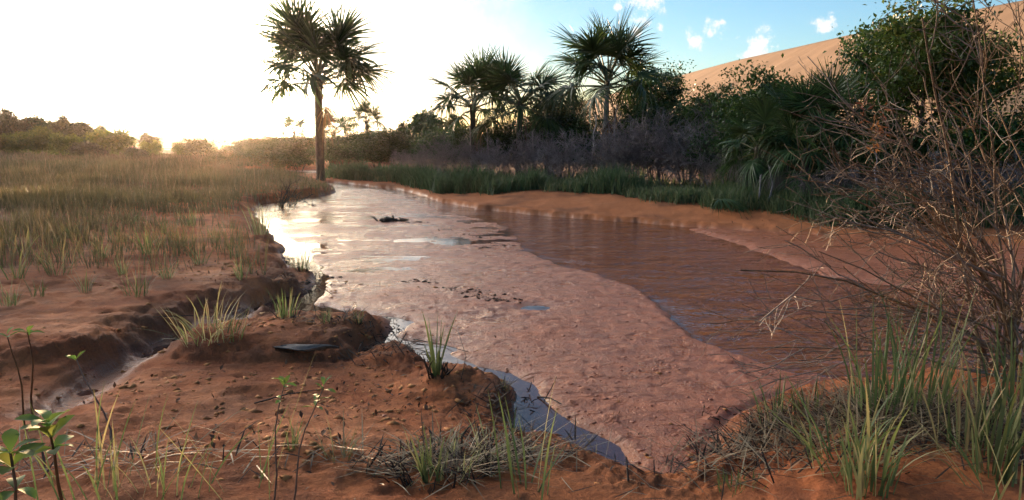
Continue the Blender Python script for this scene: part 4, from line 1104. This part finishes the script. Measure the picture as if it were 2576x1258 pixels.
def stick(pts, r, label, matn='root'):
    P = np.array([tuple(onland(a, b, dz)) for a, b, dz in pts]); c = P[0].copy()
    B = Buf(); tubes(B, (P - c)[None], (r * np.linspace(1, .5, len(P)))[None], 5)
    o = link('stick', B.build('stick', True), M[matn], None, c); tag(o, label, 'stick', 'sticks on the mud'); return o
stick([(1352, 1012, .03), (1385, 1014, .02), (1412, 1024, .01)], .006, 'dark stick lying on the mud edge by the wide part of the channel')
stick([(1365, 1022, .01), (1388, 998, .06), (1400, 985, .10)], .004, 'thin forked twig poking up beside the mud edge stick')
stick([(1040, 862, .02), (1120, 875, .015), (1180, 890, .01)], .004, 'long thin stalk lying across the channel left of the lone plant')
stick([(1580, 1212, .0), (1574, 1190, .06)], .006, 'short stub poking from the narrow end of the channel')
stick([(1160, 960, .0), (1172, 930, .08), (1150, 860, .12)], .003, 'thin curved stalk beside the lone grass plant')
stick([(640, 1020, .01), (720, 1000, .015), (800, 985, .01)], .005, 'dark root lying across the foreground sand')
stick([(385, 805, .02), (470, 800, .02), (560, 806, .02)], .004, 'dark root lying along the seep edge')
def lump():
    p = onland(985, 557); rg = np.random.default_rng(41); B = Buf()
    for q in range(16):
        c = rg.normal(size=3) * np.array([.16, .10, .015]) + np.array([0, 0, .02]); k = 5
        d = unit(rg.normal(size=3) * np.array([1, .6, .25])); s_ = np.linspace(-.5, .5, k)[:, None] * rg.uniform(.12, .35)
        P = c + d * s_ + rg.normal(0, .012, (k, 3)); tubes(B, P[None], (rg.uniform(.015, .04) * np.array([.4, 1, .9, .8, .2]))[None], 5)
    o = link('driftwood', B.build('driftwood'), M['root'], None, p); tag(o, 'dark heap of driftwood stranded on the mud in midstream', 'driftwood')
lump()
SPK = [(a, b, .12, .06, .06) for a, b in ((1050, 548), (1090, 556), (1120, 566), (1170, 578), (1200, 584), (1230, 596), (1255, 604), (820, 680), (805, 700), (1155, 708), (1185, 716), (1210, 727), (1245, 738), (1215, 608), (1050, 690), (700, 770))]
clods('mud_specks', spread(SPK, 900, 617), .006, .030, .5, 'root', 'dark specks of rotten wood stranded along lines on the mud flat', 618)
# grey curled palm sheath on the mound slope
def sheath():
    p = onland(770, 893, -.012)
    u = np.linspace(0, 1, 14); v = np.linspace(-1, 1, 7); V = []
    for a in u:
        wv = .065 * (np.interp(a, [0, .12, .35, .6, .75, 1], [.25, .8, 1, .95, .45, .06]))
        for b in v:
            V.append((-.22 + .46 * a, -b * wv * .8 + .012 * math.sin(a * 9), .05 + .03 * a - .02 * math.cos(b * 1.3) * 1.5 + b * wv * -.35 * -1 + .01 * math.sin(a * 7 + b * 3)))
    V = np.array(V); i = (np.arange(13)[:, None] * 7 + np.arange(6)[None]).ravel()
    me = mesh('palm_sheath', V, [np.stack([i, i + 7, i + 8, i + 1], 1)], None, True)
    o = link('palm_sheath', me, M['sheath'], None, p); tag(o, 'grey curled piece of dry palm sheath lying on the brown mound', 'palm sheath')
    o.rotation_euler = (R(25), R(3), 0)
    md = o.modifiers.new('thickness', 'SOLIDIFY'); md.thickness = .006
sheath()
# fallen green frond on the far bank
p = stand(1850, 14.6)
o = link('fallen_frond', FR[(4, 0)][0].copy(), None, None, p + Vector((-.9, 0, .2)), R(-12)); o.scale = (.5, .5, .4); tag(o, 'fallen green palm frond lying in the grass of the far bank', 'palm frond')
o.rotation_euler.y = R(-6)

# ------------------------------------------------------------------ air
def haze():
    x0, x1, y0, y1, z0, z1 = -660, 660, -660, 660, -2.2, 40
    V = np.array([(a, b, c) for a in (x0, x1) for b in (y0, y1) for c in (z0, z1)], float)
    F = np.array([(0, 1, 3, 2), (4, 6, 7, 5), (0, 4, 5, 1), (2, 3, 7, 6), (0, 2, 6, 4), (1, 5, 7, 3)])
    o = link('haze', mesh('haze', V, [F])); tag(o, 'thin warm haze in the evening air', None, None, 'stuff')
    m, t = mat('haze_air')
    v = t.n('ShaderNodeVolumePrincipled', {'Color': (1, .88, .84, 1), 'Density': .00008, 'Anisotropy': .87})
    t.n('ShaderNodeOutputMaterial', {'Volume': v})
    o.data.materials.append(m)
haze()
# prototypes that were never placed are removed
for k, pr in PR.items():
    if k not in used:
        for ch in list(pr.children): bpy.data.objects.remove(ch)
        bpy.data.objects.remove(pr)
